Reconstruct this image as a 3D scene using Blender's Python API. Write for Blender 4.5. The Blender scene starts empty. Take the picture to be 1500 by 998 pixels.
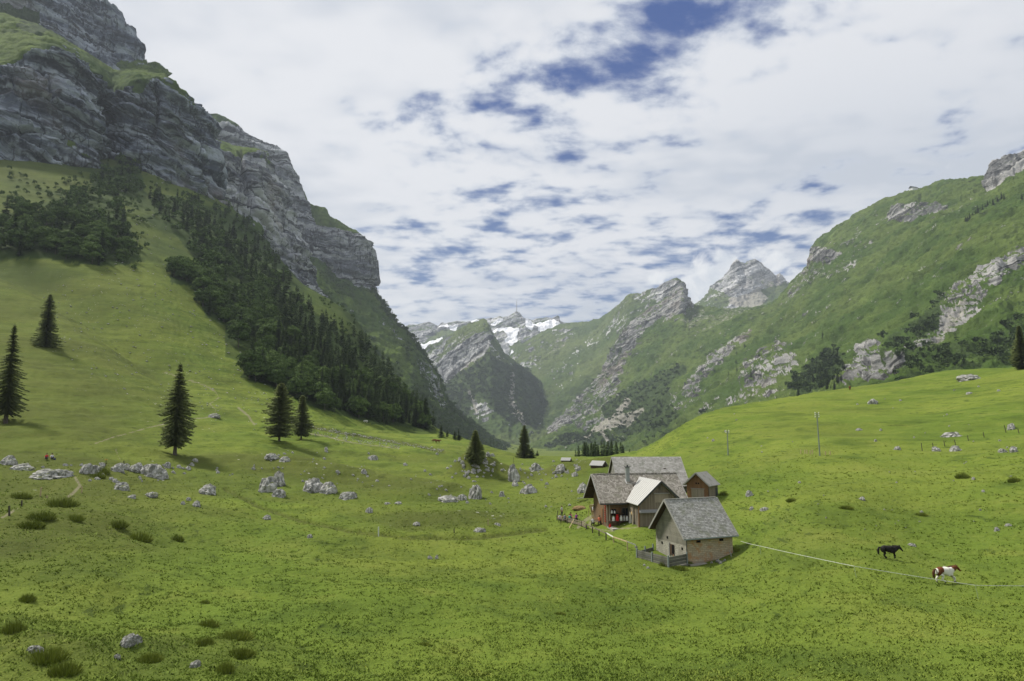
import bpy, bmesh, math, random
import numpy as np
from mathutils import Vector, Matrix
random.seed(7); RNG = np.random.default_rng(7)
SC = bpy.context.scene
COL = SC.collection
R = math.radians
F = 1000.0; CX, CY = 750.0, 499.0; HOR = 630.0
PITCH = math.atan((HOR - CY) / F)
CP, SP = math.cos(PITCH), math.sin(PITCH)

# ------------------------------------------------------------------ camera geometry helpers
def P3(px, py, d):
    """point seen at photo position (px,py) whose distance along +Y is d"""
    px = np.asarray(px, float); py = np.asarray(py, float); d = np.asarray(d, float)
    yc = -(py - CY) / F
    wy = CP - SP * yc; wz = SP + CP * yc
    return np.stack([(px - CX) / F / wy * d, d + 0 * px, wz / wy * d], -1)
def proj(x, y, z):
    f = y * CP + z * SP; u = -y * SP + z * CP
    return CX + F * x / f, CY - F * u / f

# ------------------------------------------------------------------ noise
_tab = np.random.default_rng(3).random(4096).astype(np.float32)
def vnoise(x, y, z, seed=0):
    xi = np.floor(x).astype(np.int64); yi = np.floor(y).astype(np.int64); zi = np.floor(z).astype(np.int64)
    fx = (x - xi); fy = (y - yi); fz = (z - zi)
    fx = fx * fx * (3 - 2 * fx); fy = fy * fy * (3 - 2 * fy); fz = fz * fz * (3 - 2 * fz)
    def h(a, b, c):
        k = (a * 73856093) ^ (b * 19349663) ^ (c * 83492791) ^ (seed * 2654435761)
        k = (k ^ (k >> 13)) * 1274126177
        return _tab[(k ^ (k >> 16)) & 4095]
    c00 = h(xi, yi, zi) * (1 - fx) + h(xi + 1, yi, zi) * fx
    c10 = h(xi, yi + 1, zi) * (1 - fx) + h(xi + 1, yi + 1, zi) * fx
    c01 = h(xi, yi, zi + 1) * (1 - fx) + h(xi + 1, yi, zi + 1) * fx
    c11 = h(xi, yi + 1, zi + 1) * (1 - fx) + h(xi + 1, yi + 1, zi + 1) * fx
    a = c00 * (1 - fy) + c10 * fy; b = c01 * (1 - fy) + c11 * fy
    return (a * (1 - fz) + b * fz) * 2 - 1
def fbm(x, y, z, oct=4, seed=0, gain=.5, ridged=False):
    s = 0; a = 1; n = 0
    for i in range(oct):
        v = vnoise(x, y, z, seed + i * 17)
        if ridged: v = 1 - 2 * np.abs(v)
        s = s + a * v; n += a; a *= gain
        x = x * 2.03 + 5.1; y = y * 2.03 + 1.7; z = z * 2.03 + 9.2
    return s / n
def sstep(a, b, x):
    t = np.clip((x - a) / (b - a), 0, 1); return t * t * (3 - 2 * t)

def inpoly(px, py, poly):
    inside = np.zeros(px.shape, bool); n = len(poly)
    for i in range(n):
        x1, y1 = poly[i]; x2, y2 = poly[(i + 1) % n]
        c = ((y1 > py) != (y2 > py)) & (px < (x2 - x1) * (py - y1) / (y2 - y1 + 1e-9) + x1)
        inside ^= c
    return inside
def polydist(px, py, line):
    d = np.full(px.shape, 1e9)
    for (x1, y1), (x2, y2) in zip(line[:-1], line[1:]):
        dx, dy = x2 - x1, y2 - y1
        t = np.clip(((px - x1) * dx + (py - y1) * dy) / (dx * dx + dy * dy + 1e-9), 0, 1)
        d = np.minimum(d, np.hypot(px - x1 - t * dx, py - y1 - t * dy))
    return d

# ------------------------------------------------------------------ objects
def tag(o, label=None, cat=None, group=None, kind=None):
    if label: o['label'] = label
    if cat: o['category'] = cat
    if group: o['group'] = group
    if kind: o['kind'] = kind
    return o
def link(name, data, parent=None):
    o = bpy.data.objects.new(name, data); COL.objects.link(o)
    if parent is not None: o.parent = parent
    return o
def empty(name, loc, rz=0, label=None, cat=None, group=None):
    o = link(name, None); o.location = loc; o.rotation_euler = (0, 0, rz); o.empty_display_size = .2
    return tag(o, label, cat, group)
def np_mesh(name, V, Fc, mats, attrs=None, smooth=True, midx=None, nv=None):
    """V (n,3); Fc (m,k) constant k"""
    V = np.asarray(V, np.float32); Fc = np.asarray(Fc, np.int32)
    me = bpy.data.meshes.new(name); k = Fc.shape[1]; m = Fc.shape[0]
    me.vertices.add(len(V)); me.vertices.foreach_set('co', V.ravel())
    me.loops.add(m * k); me.loops.foreach_set('vertex_index', Fc.ravel())
    me.polygons.add(m); me.polygons.foreach_set('loop_start', np.arange(m, dtype=np.int32) * k)
    try: me.polygons.foreach_set('loop_total', np.full(m, k, np.int32))
    except Exception: pass
    if smooth: me.polygons.foreach_set('use_smooth', np.ones(m, bool))
    for mt in (mats if isinstance(mats, (list, tuple)) else [mats]): me.materials.append(mt)
    if midx is not None: me.polygons.foreach_set('material_index', np.asarray(midx, np.int32))
    me.update(calc_edges=True)
    if attrs:
        for nm, arr in attrs.items():
            a = me.attributes.new(nm, 'FLOAT', 'POINT'); a.data.foreach_set('value', np.asarray(arr, np.float32).ravel())
    return me
def grid_faces(nr, nc, wrap=False):
    i = np.arange(nr - 1)[:, None]; j = np.arange(nc if wrap else nc - 1)[None, :]
    a = i * nc + j; b = i * nc + (j + 1) % nc
    return np.stack([a, b, b + nc, a + nc], -1).reshape(-1, 4)

class MB:
    """collects faces, builds ONE mesh"""
    def __init__(s): s.v = []; s.f = []; s.m = []; s.r = []
    def add(s, vs, fs, m=0, rnd=None):
        b = len(s.v); s.v += [tuple(v) for v in vs]
        r = random.random() if rnd is None else rnd
        s.r += [r] * len(vs)
        for f in fs: s.f.append([b + i for i in f]); s.m.append(m)
        return s
    def box(s, x0, x1, y0, y1, z0, z1, m=0, M=None):
        vs = [(x0, y0, z0), (x1, y0, z0), (x1, y1, z0), (x0, y1, z0), (x0, y0, z1), (x1, y0, z1), (x1, y1, z1), (x0, y1, z1)]
        if M is not None: vs = [M @ Vector(v) for v in vs]
        return s.add(vs, [(3, 2, 1, 0), (4, 5, 6, 7), (0, 1, 5, 4), (1, 2, 6, 5), (2, 3, 7, 6), (3, 0, 4, 7)], m)
    def beam(s, a, b, w, h=None, m=0, up=(0, 0, 1)):
        a = Vector(a); b = Vector(b); d = (b - a).normalized(); h = h or w
        sd = d.cross(Vector(up));
        if sd.length < 1e-3: sd = d.cross(Vector((1, 0, 0)))
        sd.normalize(); u = sd.cross(d).normalized()
        vs = []
        for p in (a, b):
            for sx, sy in ((-1, -1), (1, -1), (1, 1), (-1, 1)): vs.append(p + sd * sx * w / 2 + u * sy * h / 2)
        return s.add(vs, [(3, 2, 1, 0), (4, 5, 6, 7), (0, 1, 5, 4), (1, 2, 6, 5), (2, 3, 7, 6), (3, 0, 4, 7)], m)
    def prism(s, poly, axis, a0, a1, m=0):
        """poly of 2D pts extruded along axis ('x': pts are (y,z); 'y': pts are (x,z); 'z': (x,y))"""
        n = len(poly)
        def mk(p, a): return (a, p[0], p[1]) if axis == 'x' else ((p[0], a, p[1]) if axis == 'y' else (p[0], p[1], a))
        vs = [mk(p, a0) for p in poly] + [mk(p, a1) for p in poly]
        fs = [tuple(range(n))[::-1], tuple(range(n, 2 * n))] + [(i, (i + 1) % n, n + (i + 1) % n, n + i) for i in range(n)]
        return s.add(vs, fs, m)
    def tube(s, pts, rads, n=8, m=0, cap=True):
        pts = [Vector(p) for p in pts]; b = []
        for i, p in enumerate(pts):
            d = (pts[min(i + 1, len(pts) - 1)] - pts[max(i - 1, 0)]).normalized()
            sd = d.cross(Vector((0, 1, .01)));
            if sd.length < 1e-3: sd = d.cross(Vector((1, 0, 0)))
            sd.normalize(); u = sd.cross(d)
            r = rads[i] if isinstance(rads, (list, tuple)) else rads
            b += [p + sd * r * math.cos(2 * math.pi * k / n) + u * r * math.sin(2 * math.pi * k / n) for k in range(n)]
        fs = []
        for i in range(len(pts) - 1):
            for k in range(n): fs.append((i * n + k, i * n + (k + 1) % n, (i + 1) * n + (k + 1) % n, (i + 1) * n + k))
        if cap: fs += [tuple(range(n))[::-1], tuple(range((len(pts) - 1) * n, len(pts) * n))]
        return s.add(b, fs, m)
    def lathe(s, c, prof, n=12, m=0):
        c = Vector(c); b = []
        for r, z in prof: b += [c + Vector((r * math.cos(2 * math.pi * k / n), r * math.sin(2 * math.pi * k / n), z)) for k in range(n)]
        fs = []
        for i in range(len(prof) - 1):
            for k in range(n): fs.append((i * n + k, i * n + (k + 1) % n, (i + 1) * n + (k + 1) % n, (i + 1) * n + k))
        fs += [tuple(range(n))[::-1], tuple(range((len(prof) - 1) * n, len(prof) * n))]
        return s.add(b, fs, m)
    def build(s, name, mats, parent=None, bevel=0, smooth=False):
        me = bpy.data.meshes.new(name); me.from_pydata(s.v, [], s.f)
        for mt in (mats if isinstance(mats, (list, tuple)) else [mats]): me.materials.append(mt)
        me.polygons.foreach_set('material_index', s.m)
        if smooth: me.polygons.foreach_set('use_smooth', [True] * len(s.f))
        a = me.attributes.new('rnd', 'FLOAT', 'POINT'); a.data.foreach_set('value', s.r)
        me.update()
        bm = bmesh.new(); bm.from_mesh(me); bmesh.ops.recalc_face_normals(bm, faces=bm.faces); bm.to_mesh(me); bm.free()
        o = link(name, me, parent)
        if bevel:
            b = o.modifiers.new('b', 'BEVEL'); b.width = bevel; b.segments = 2; b.limit_method = 'ANGLE'
        return o

# ------------------------------------------------------------------ node helper
class NT:
    def __init__(s, name=None, tree=None):
        if tree is None:
            s.mat = bpy.data.materials.new(name); s.mat.use_nodes = True; s.t = s.mat.node_tree
            s.b = s.t.nodes['Principled BSDF']; s.b.inputs['Roughness'].default_value = .9
            s.b.inputs['Specular IOR Level'].default_value = .15
        else: s.t = tree
        s.n = s.t.nodes; s.l = s.t.links
    def put(s, sock, v):
        if isinstance(v, bpy.types.NodeSocket): s.l.new(v, sock)
        elif v is not None:
            if hasattr(sock.default_value, '__len__') and isinstance(v, (tuple, list)):
                v = tuple(v) + ((1,) if len(sock.default_value) == 4 and len(v) == 3 else ())
            sock.default_value = v
    def m(s, op, a, b=None, c=None, clamp=False):
        n = s.n.new('ShaderNodeMath'); n.operation = op; n.use_clamp = clamp
        s.put(n.inputs[0], a); s.put(n.inputs[1], b)
        if c is not None: s.put(n.inputs[2], c)
        return n.outputs[0]
    def vm(s, op, a, b=None):
        n = s.n.new('ShaderNodeVectorMath'); n.operation = op; s.put(n.inputs[0], a)
        if b is not None:
            if op == 'SCALE': s.put(n.inputs[3], b)
            else: s.put(n.inputs[1], b)
        return n.outputs['Value'] if op in ('LENGTH', 'DOT_PRODUCT', 'DISTANCE') else n.outputs[0]
    def step(s, x, a, b, lo=0., hi=1.):
        n = s.n.new('ShaderNodeMapRange'); n.interpolation_type = 'SMOOTHSTEP'
        s.put(n.inputs[0], x); s.put(n.inputs[1], a); s.put(n.inputs[2], b); s.put(n.inputs[3], lo); s.put(n.inputs[4], hi)
        return n.outputs[0]
    def mix(s, f, a, b, mode='MIX'):
        n = s.n.new('ShaderNodeMix'); n.data_type = 'RGBA'; n.blend_type = mode
        s.put(n.inputs[0], f); s.put(n.inputs[6], a); s.put(n.inputs[7], b); return n.outputs[2]
    def noise(s, vec, scale, detail=3, rough=.5, dist=0):
        n = s.n.new('ShaderNodeTexNoise'); s.put(n.inputs['Vector'], vec); n.inputs['Scale'].default_value = scale
        n.inputs['Detail'].default_value = detail; n.inputs['Roughness'].default_value = rough; n.inputs['Distortion'].default_value = dist
        return n.outputs[0]
    def voro(s, vec, scale, feature='F1', out=0, rnd=1):
        n = s.n.new('ShaderNodeTexVoronoi'); n.feature = feature; s.put(n.inputs['Vector'], vec); n.inputs['Scale'].default_value = scale
        n.inputs['Randomness'].default_value = rnd
        return n.outputs[out]
    def attr(s, name):
        n = s.n.new('ShaderNodeAttribute'); n.attribute_name = name; return n.outputs['Fac']
    def pos(s): return s.n.new('ShaderNodeNewGeometry').outputs['Position']
    def nrm(s): return s.n.new('ShaderNodeNewGeometry').outputs['Normal']
    def obj(s): return s.n.new('ShaderNodeTexCoord').outputs['Object']
    def mapping(s, v, sc=(1, 1, 1), rot=(0, 0, 0), loc=(0, 0, 0)):
        n = s.n.new('ShaderNodeMapping'); s.put(n.inputs[0], v); n.inputs['Scale'].default_value = sc
        n.inputs['Rotation'].default_value = rot; n.inputs['Location'].default_value = loc; return n.outputs[0]
    def sep(s, v):
        n = s.n.new('ShaderNodeSeparateXYZ'); s.put(n.inputs[0], v); return n.outputs
    def comb(s, x, y, z):
        n = s.n.new('ShaderNodeCombineXYZ'); s.put(n.inputs[0], x); s.put(n.inputs[1], y); s.put(n.inputs[2], z); return n.outputs[0]
    def bump(s, h, dist, strength=1.):
        n = s.n.new('ShaderNodeBump'); s.put(n.inputs['Height'], h); n.inputs['Distance'].default_value = dist; n.inputs['Strength'].default_value = strength
        s.l.new(n.outputs[0], s.b.inputs['Normal'])
    def col(s, c): s.put(s.b.inputs['Base Color'], c); return s
def flat(name, c, rough=.8, var=.25, scale=6., metal=0.):
    t = NT(name); o = t.obj(); n = t.noise(o, scale, 4, .6)
    t.col(t.mix(n, tuple(x * (1 - var) for x in c), tuple(min(1, x * (1 + var)) for x in c)))
    t.b.inputs['Roughness'].default_value = rough; t.b.inputs['Metallic'].default_value = metal
    return t.mat
# ------------------------------------------------------------------ ground height: thin plate spline of z/r over (azimuth, ln r)
CPTS = []
def colpts(px, lst): CPTS.extend((px, py, d) for py, d in lst)
colpts(-160, [(998,29),(900,40),(800,60),(750,75),(710,90),(680,108),(640,132),(600,158),(540,200),(480,255),(400,340),(330,440),(260,540),(230,620)])
colpts(67, [(998,30),(900,42),(850,53),(800,66),(750,84),(710,105),(690,118),(660,138),(620,165),(580,200),(540,235),(507,270),(460,330),(400,400),(360,450),(320,520),(270,640),(240,720)])
colpts(255, [(998,31),(900,45),(850,58),(800,74),(750,97),(710,125),(690,140),(668,155),(640,185),(600,235),(560,290),(520,340),(470,400),(420,460),(380,530),(330,640),(280,800)])
colpts(345, [(560,350),(500,440),(430,550),(370,700),(310,950)])
colpts(420, [(998,32),(900,48),(850,62),(800,80),(760,103),(725,130),(700,155),(675,178),(648,205),(620,260),(602,330),(560,390),(500,480),(440,620),(400,850)])
colpts(520, [(640,300),(618,390),(580,450),(520,570),(470,750)])
colpts(600, [(998,33),(900,50),(850,66),(800,88),(760,112),(730,135),(700,170),(680,210),(660,260),(645,340),(633,430),(605,500),(590,600),(610,800),(640,1200)])
colpts(670, [(650,360),(640,440),(655,600),(670,900)])
colpts(750, [(998,33),(900,50),(850,66),(800,90),(760,115),(730,140),(700,180),(682,230),(670,300),(664,380),(690,700),(668,1500),(652,2700)])
colpts(850, [(768,104),(745,120),(715,150),(690,185),(676,235),(670,300),(690,600),(668,1500),(652,2700)])
colpts(900, [(998,34),(900,53),(850,69),(810,84),(790,90),(770,97)])
colpts(940, [(771,92.5),(700,150),(678,190),(672,240),(680,400),(672,900)])
colpts(1010, [(998,34),(900,52),(850,68),(829,78.5),(800,87),(768,97),(729,109),(700,140),(672,185),(645,215),(618,255),(640,400),(660,800)])
colpts(1085, [(815,79)])
colpts(1200, [(998,33),(900,46),(850,57),(800,68),(750,82),(700,105),(668,130),(640,165),(600,230),(575,310),(600,450),(620,800)])
colpts(1385, [(998,33),(900,47),(850,58),(800,70),(750,84),(700,105),(670,125),(640,150),(600,200),(560,270),(545,310),(575,480),(590,800)])
colpts(1500, [(998,32),(900,46),(800,66),(700,95),(650,125),(600,170),(560,220),(538,280),(580,450)])
colpts(1660, [(998,30),(900,43),(800,61),(700,88),(640,120),(580,170),(530,220),(520,280),(570,450)])
_c = P3([p[0] for p in CPTS], [p[1] for p in CPTS], [p[2] for p in CPTS])
_r = np.hypot(_c[:, 0], _c[:, 1]); _az = np.arctan2(_c[:, 0], _c[:, 1])
AZK = 3.0
_A = np.stack([_az * AZK, np.log(_r)], 1); _T = _c[:, 2] / _r
def _phi(d2): return .5 * d2 * np.log(d2 + 1e-12)
def _tps_fit():
    n = len(_A); d2 = ((_A[:, None] - _A[None]) ** 2).sum(-1)
    K = _phi(d2) + np.eye(n) * 2e-3
    Pm = np.concatenate([np.ones((n, 1)), _A], 1)
    M = np.block([[K, Pm], [Pm.T, np.zeros((3, 3))]])
    return np.linalg.solve(M, np.concatenate([_T, np.zeros(3)]))
_W = _tps_fit()
def tps(a, l):
    sh = a.shape; a = a.ravel() * AZK; l = l.ravel(); out = np.empty(a.shape)
    for i in range(0, len(a), 60000):
        s = slice(i, i + 60000)
        d2 = (a[s, None] - _A[None, :, 0]) ** 2 + (l[s, None] - _A[None, :, 1]) ** 2
        out[s] = _phi(d2) @ _W[:-3] + _W[-3] + _W[-2] * a[s] + _W[-1] * l[s]
    return out.reshape(sh)
# mounds: photo position of the foot centre, distance, radius (m), height (m), sharpness
MOUNDS = [(697,696,178,7.0,7.4,2.3),(757,696,178,6.,2.6,2),(835,690,185,9,2.4,2),(900,684,178,10,3.0,2),(915,676,190,7,1.5,2),
          (440,690,165,12,2.6,2),(520,694,165,9,1.8,2),(620,705,155,10,1.4,2),(345,690,160,8,1.0,2),(700,765,112,9,.9,2),(640,772,108,8,.7,2),
          (60,775,72,9,1.4,2),(110,760,80,7,1.1,2),(20,800,62,6,.9,2),(195,805,70,4,.7,2),(265,800,73,1.6,.5,2),
          (60,960,34,2.6,.6,2),(95,985,32,2.4,.6,2),(300,920,43,1.8,.35,2),(355,945,39,2.5,.45,2),(215,965,36,1.6,.35,2),
          (330,985,33,1.3,.4,2),(10,925,38,2,.5,2),(160,875,50,1.,.3,2),(145,710,122,5,.8,2),(1420,700,100,8,.5,2),(1250,740,85,10,.5,2),(1050,760,95,5,.3,2)]
_M = [(P3(a, b, c), r, h, k) for a, b, c, r, h, k in MOUNDS]
STEPS = [[(330,716),(380,742),(440,762),(520,779),(600,787),(700,788),(800,775)], [(400,614),(470,628),(540,641),(610,652),(650,662)]]
GULLY = None
def base_z(x, y):
    r = np.hypot(x, y); az = np.arctan2(x, y)
    lim = .88
    ac = np.clip(az, -lim, lim); l = np.log(np.clip(r, 24, 3600))
    t = tps(ac, l)
    back = sstep(1.2, math.pi, np.abs(az))
    t = t * (1 - back) + back * .02
    return r * t - 1.7 * np.exp(-(r / 9) ** 2)
def ground(x, y):
    x = np.asarray(x, float); y = np.asarray(y, float)
    z = base_z(x, y); r = np.hypot(x, y)
    for c, rad, h, k in _M:
        d = np.hypot(x - c[0], y - c[1]) / rad
        m = d < 3
        if m.any(): z = z + np.where(m, h * np.exp(-np.abs(d) ** k * 1.2), 0)
    if GULLY is not None:
        x0, y0 = GULLY[:, 0], GULLY[:, 1]; best = np.full(x.shape, 1e9); sg = np.zeros(x.shape)
        for i in range(len(GULLY) - 1):
            dx, dy = x0[i+1] - x0[i], y0[i+1] - y0[i]; L2 = dx * dx + dy * dy; tt = np.clip(((x - x0[i]) * dx + (y - y0[i]) * dy) / L2, 0, 1)
            d = np.hypot(x - x0[i] - tt * dx, y - y0[i] - tt * dy); m = d < best
            sg = np.where(m, np.sign(dx * (y - y0[i]) - dy * (x - x0[i])), sg); fade = 1 - sstep(.55, 1., (i + tt) / (len(GULLY) - 1)); tp_ = fade if i == 0 else np.where(m, fade, tp_); best = np.minimum(best, d)
        s_ = best * sg; z = z + tp_ * (1.6 * np.exp(-(s_ / 16) ** 2) - 9.0 * np.exp(-((s_ - 26) / 17) ** 2))
    # hummocks, fading with distance so that they stay of their own size
    z0 = z
    hum = fbm(x * .085, y * .085, 0 * x, 4, 11)
    lf = .35 + .65 * sstep(.2, -.25, x / (np.abs(y) + 1))
    flat_ = 1 - .8 * np.exp(-(((x - 18) / 14) ** 2 + ((y - 92) / 18) ** 2) ** 2)
    z = z + flat_ * hum * (.45 + .85 * lf) * sstep(0, 60, r)
    z = z + flat_ * fbm(x * .55, y * .55, 0 * x, 3, 23) * .17 * (.6 + lf)
    z = z + flat_ * fbm(x * .035, y * .035, 0 * x, 2, 61) * .9 * sstep(20, 60, r) * (1 - sstep(250, 500, r))
    # cattle terraces following the contours of the slopes
    ter = vnoise(x * .06, y * .06, z0 * 1.5, 31) + .6 * vnoise(x * .15, y * .15, z0 * 2.9, 37)
    z = z + .30 * ter * sstep(90, 170, r) * (1 - sstep(500, 900, r))
    z = z + sstep(450, 900, r) * fbm(x * .012, y * .012, z0 * .01, 4, 41) * 9 * (1 - sstep(1200, 1800, r))
    return z
def hit(px, py, lo=24., hi=1300.):
    """where the line of sight through (px,py) meets the ground (a real point on the terrain)"""
    ys = np.geomspace(lo, hi, 500)
    p = P3(np.full(500, px), np.full(500, py), ys)
    g = ground(p[:, 0], p[:, 1]) - p[:, 2]
    k = np.argmax(g > 0)
    if not (g > 0).any(): k = 499
    a = ys[max(k - 1, 0)]; b = ys[k]
    ys = np.linspace(a, b, 12); p = P3(np.full(12, px), np.full(12, py), ys); g = ground(p[:, 0], p[:, 1]) - p[:, 2]
    k = np.argmax(g > 0)
    return Vector((p[k, 0], p[k, 1], float(ground(p[k:k+1, 0], p[k:k+1, 1])[0])))
_gp = [hit(a, b, 120, 700) for a, b in ((-110, 372), (-20, 408), (60, 452), (130, 500), (185, 545), (232, 590))]
GULLY = np.array([[v.x, v.y] for v in _gp])
def hits(px, py, lo=100., hi=1500., n=160):
    ys = np.geomspace(lo, hi, n); out = []
    for i in range(0, len(px), 400):
        a = np.asarray(px[i:i+400])[:, None]; b = np.asarray(py[i:i+400])[:, None]
        p = P3(a + 0 * ys, b + 0 * ys, np.broadcast_to(ys, (len(a), n)))
        g = ground(p[..., 0], p[..., 1]) - p[..., 2]
        k = np.argmax(g > 0, 1); ok = (g > 0).any(1)
        for j in range(len(a)):
            if ok[j]: out.append((p[j, k[j], 0], p[j, k[j], 1], p[j, k[j], 2] + g[j, k[j]], a[j, 0], b[j, 0]))
    return out
def gz(x, y): return float(ground(np.array([x]), np.array([y]))[0])

def grass_material():
    t = NT('alpine_grass'); p = t.pos()
    big = t.noise(p, .022, 4, .55); mid = t.noise(p, .16, 4, .6); fin = t.noise(p, 1.3, 4, .65); vf = t.noise(p, 7., 3, .7)
    g = t.mix(t.step(big, .38, .62), (.110, .160, .024), (.155, .198, .032))
    g = t.mix(t.step(mid, .52, .75, 0, .75), g, (.060, .098, .018))
    g = t.mix(t.step(mid, .46, .26, 0, .7), g, (.178, .208, .040))
    px_, py_, pz_ = t.sep(p); con = t.noise(t.comb(t.m('MULTIPLY', px_, .05), t.m('MULTIPLY', py_, .05), t.m('MULTIPLY', pz_, .55)), 1., 5, .65)
    g = t.mix(t.step(con, .50, .66, 0, .55), g, (.050, .080, .014)); g = t.mix(t.step(con, .48, .34, 0, .4), g, (.185, .208, .045))
    ns_ = t.step(t.sep(t.nrm())[2], .995, .955); scr = t.noise(t.comb(t.m('MULTIPLY', px_, .22), t.m('MULTIPLY', py_, .22), t.m('MULTIPLY', pz_, 2.4)), 1., 4, .7)
    g = t.mix(t.m('MULTIPLY', ns_, t.step(scr, .55, .64, 0, .8)), g, (.034, .056, .012))
    sl = t.attr('wild')
    g = t.mix(t.m('MULTIPLY', sl, .75), g, t.mix(fin, (.048, .062, .016), (.105, .108, .032)))
    g = t.mix(t.step(fin, .52, .72, 0, .7), g, (.062, .098, .013))
    g = t.mix(t.step(vf, .5, .78, 0, .45), g, (.17, .20, .03))
    g = t.mix(t.step(vf, .5, .25, 0, .6), g, (.058, .088, .012))
    # buttercups and pale seed heads
    fl = t.m('MULTIPLY', t.step(t.noise(p, 9., 2, .5), .70, .74), t.step(t.noise(p, .09, 3, .6), .5, .62))
    g = t.mix(t.m('MULTIPLY', fl, .8), g, (.42, .38, .04))
    # bare earth, gravel
    d = t.m('ADD', t.attr('dirt'), t.m('MULTIPLY', t.m('SUBTRACT', t.noise(p, .9, 4, .7), .5), .7))
    dirt = t.mix(t.noise(p, 3., 4, .7), (.14, .115, .075), (.34, .30, .23))
    g = t.mix(t.step(d, .55, 1.05, 0, .6), g, dirt)
    # loose limestone chips in the turf
    st = t.m('MULTIPLY', t.step(t.voro(p, .55), .17, .12), t.step(t.m('ADD', t.attr('stony'), t.m('MULTIPLY', t.m('SUBTRACT', t.noise(p, .12, 3, .6), .5), 1.4)), .45, .7))
    g = t.mix(st, g, (.42, .41, .37))
    fr = t.attr('woody')
    g = t.mix(t.m('MULTIPLY', fr, .9), g, t.mix(fin, (.018, .036, .010), (.045, .07, .018)))
    t.col(g); t.b.inputs['Roughness'].default_value = .95; t.b.inputs['Specular IOR Level'].default_value = .05
    h = t.m('ADD', t.m('MULTIPLY', fin, .5), t.m('MULTIPLY', vf, .22)); h = t.m('ADD', h, t.m('MULTIPLY', mid, .8))
    t.bump(h, .45, 1.)
    return t.mat
M_GRASS = grass_material()
PATHS = [([(315,572),(320,582),(308,592),(316,600),(318,608),(300,612),(270,615),(220,625),(170,640),(140,650)],2.2),
         ([(168,655),(172,668),(178,676)],2),([(110,700),(118,712),(108,722),(100,728)],5),([(0,760),(14,752),(24,745)],4),
         ([(455,636),(480,640),(510,648),(560,654),(585,657)],2.6),([(350,598),(365,610),(372,622)],4),
         ([(240,545),(270,555),(300,565),(315,573)],3.5),([(845,772),(858,762),(872,754),(862,768)],5),([(905,775),(930,774),(940,770)],3),
         ([(862,772),(880,776),(900,779)],3)]
def build_meadow():
    na, nr = 1000, 760
    a1 = np.linspace(-R(44), R(44), na)
    a2 = np.linspace(R(44), R(360 - 44), 90)[1:-1]
    az = np.concatenate([a1, a2]); rr = np.concatenate([np.geomspace(.2, 18, 30)[:-1], np.geomspace(18, 3600, nr)])
    A, RR = np.meshgrid(az, rr); X = RR * np.sin(A); Y = RR * np.cos(A)
    Z = ground(X, Y)
    px, py = proj(X, np.maximum(Y, 1e-3), Z); fr = (Y > 5) & (np.abs(A) < R(44))
    wob = fbm(X * .05, Y * .05, 0 * X, 3, 77) * 6
    dirt = np.zeros(X.shape)
    for ln, w in PATHS:
        d = polydist(px + wob * .5, py + wob * .3, ln); w = w * .7; dirt = np.maximum(dirt, np.where(fr, 1 - sstep(w * .35, w * 1.2, d), 0))
    stp = np.zeros(X.shape)
    for ln in STEPS:
        d = polydist(px, py, ln); stp = np.maximum(stp, np.where(fr & (RR < 500), 1 - sstep(1.5, 3.6, d), 0))
    Z = Z - stp * .35
    wild = np.where(fr, sstep(430, 60, px) * .75 * sstep(1000, 760, py), 0) + .3 * fbm(X * .03, Y * .03, 0 * X, 3, 5)
    rockzone = [(0,660),(200,675),(420,655),(600,668),(700,640),(860,665),(870,740),(800,760),(600,780),(450,740),(250,725),(100,735),(0,740)]
    rz = inpoly(px + wob, py + wob * .6, rockzone) & fr
    wild = wild + rz * .35 + np.where(fr & (RR < 42), .35 * sstep(600, 200, px), 0) + stp * 1.2
    md = np.zeros(X.shape)
    for c, rad, h, k in _M: md = np.maximum(md, np.exp(-(np.hypot(X - c[0], Y - c[1]) / rad) ** 2) * min(1, h / 2.5))
    wild = wild + md * 1.3; wild = wild + .5 * np.clip(fbm(X * .07, Y * .07, 0 * X, 4, 15) + .1, 0, 1)
    stony = np.where(rz, .35, .0) + md * .3
    sl = inpoly(px + wob * 2, py + wob, [(170,250),(240,260),(250,350),(330,480),(420,560),(420,640),(200,640),(100,560),(0,420),(0,380),(150,400),(190,330)]) & fr
    stony = stony + sl * .42 + np.where(fr & (px > 1000) & (RR > 60) & (RR < 330), .12, 0)
    woody = np.zeros(X.shape)
    for poly in FOREST_POLY: woody = np.maximum(woody, (inpoly(px + wob, py + wob, poly) & fr & (RR > 300)).astype(float))
    woody = np.maximum(woody, sstep(500, 700, RR) * (.35 + .5 * fbm(X * .01, Y * .01, 0 * X, 3, 9)) * (px < 700))
    woody = np.maximum(woody, np.where(fr & (RR > 430) & (px > 330) & (px < 640), .72, 0))
    woody = woody + .55 * sstep(380, 520, RR) * (1 - sstep(1200, 1500, RR)) * (px < 600) * sstep(-.1, .35, fbm(X * .025, Y * .025, 0 * X, 3, 19))
    V = np.stack([X, Y, Z], -1).reshape(-1, 3)
    me = np_mesh('meadow', V, grid_faces(len(rr), len(az), True), M_GRASS,
                 dict(dirt=dirt, wild=np.clip(wild, 0, 1), stony=stony, woody=np.clip(woody, 0, 1)))
    # close the hub under the camera
    o = link('meadow', me); tag(o, kind='structure'); return o
FOREST_POLY = [[(285,375),(340,392),(420,430),(470,470),(540,505),(590,560),(622,600),(636,632),(560,622),(500,610),(460,598),(385,562),(350,552),(380,530),(378,505),(345,498),(335,480),(300,462),(280,415)],
               [(-120,300),(60,320),(110,285),(160,290),(185,325),(208,378),(150,392),(60,380),(-120,375)],
               [(215,285),(260,290),(300,300),(370,325),(410,370),(430,430),(340,400),(285,380),(262,350),(225,310)],
               [(248,400),(262,396),(284,405),(280,418),(250,415)],
               [(200,225),(215,290),(160,290),(130,270),(150,255)]]
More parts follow.
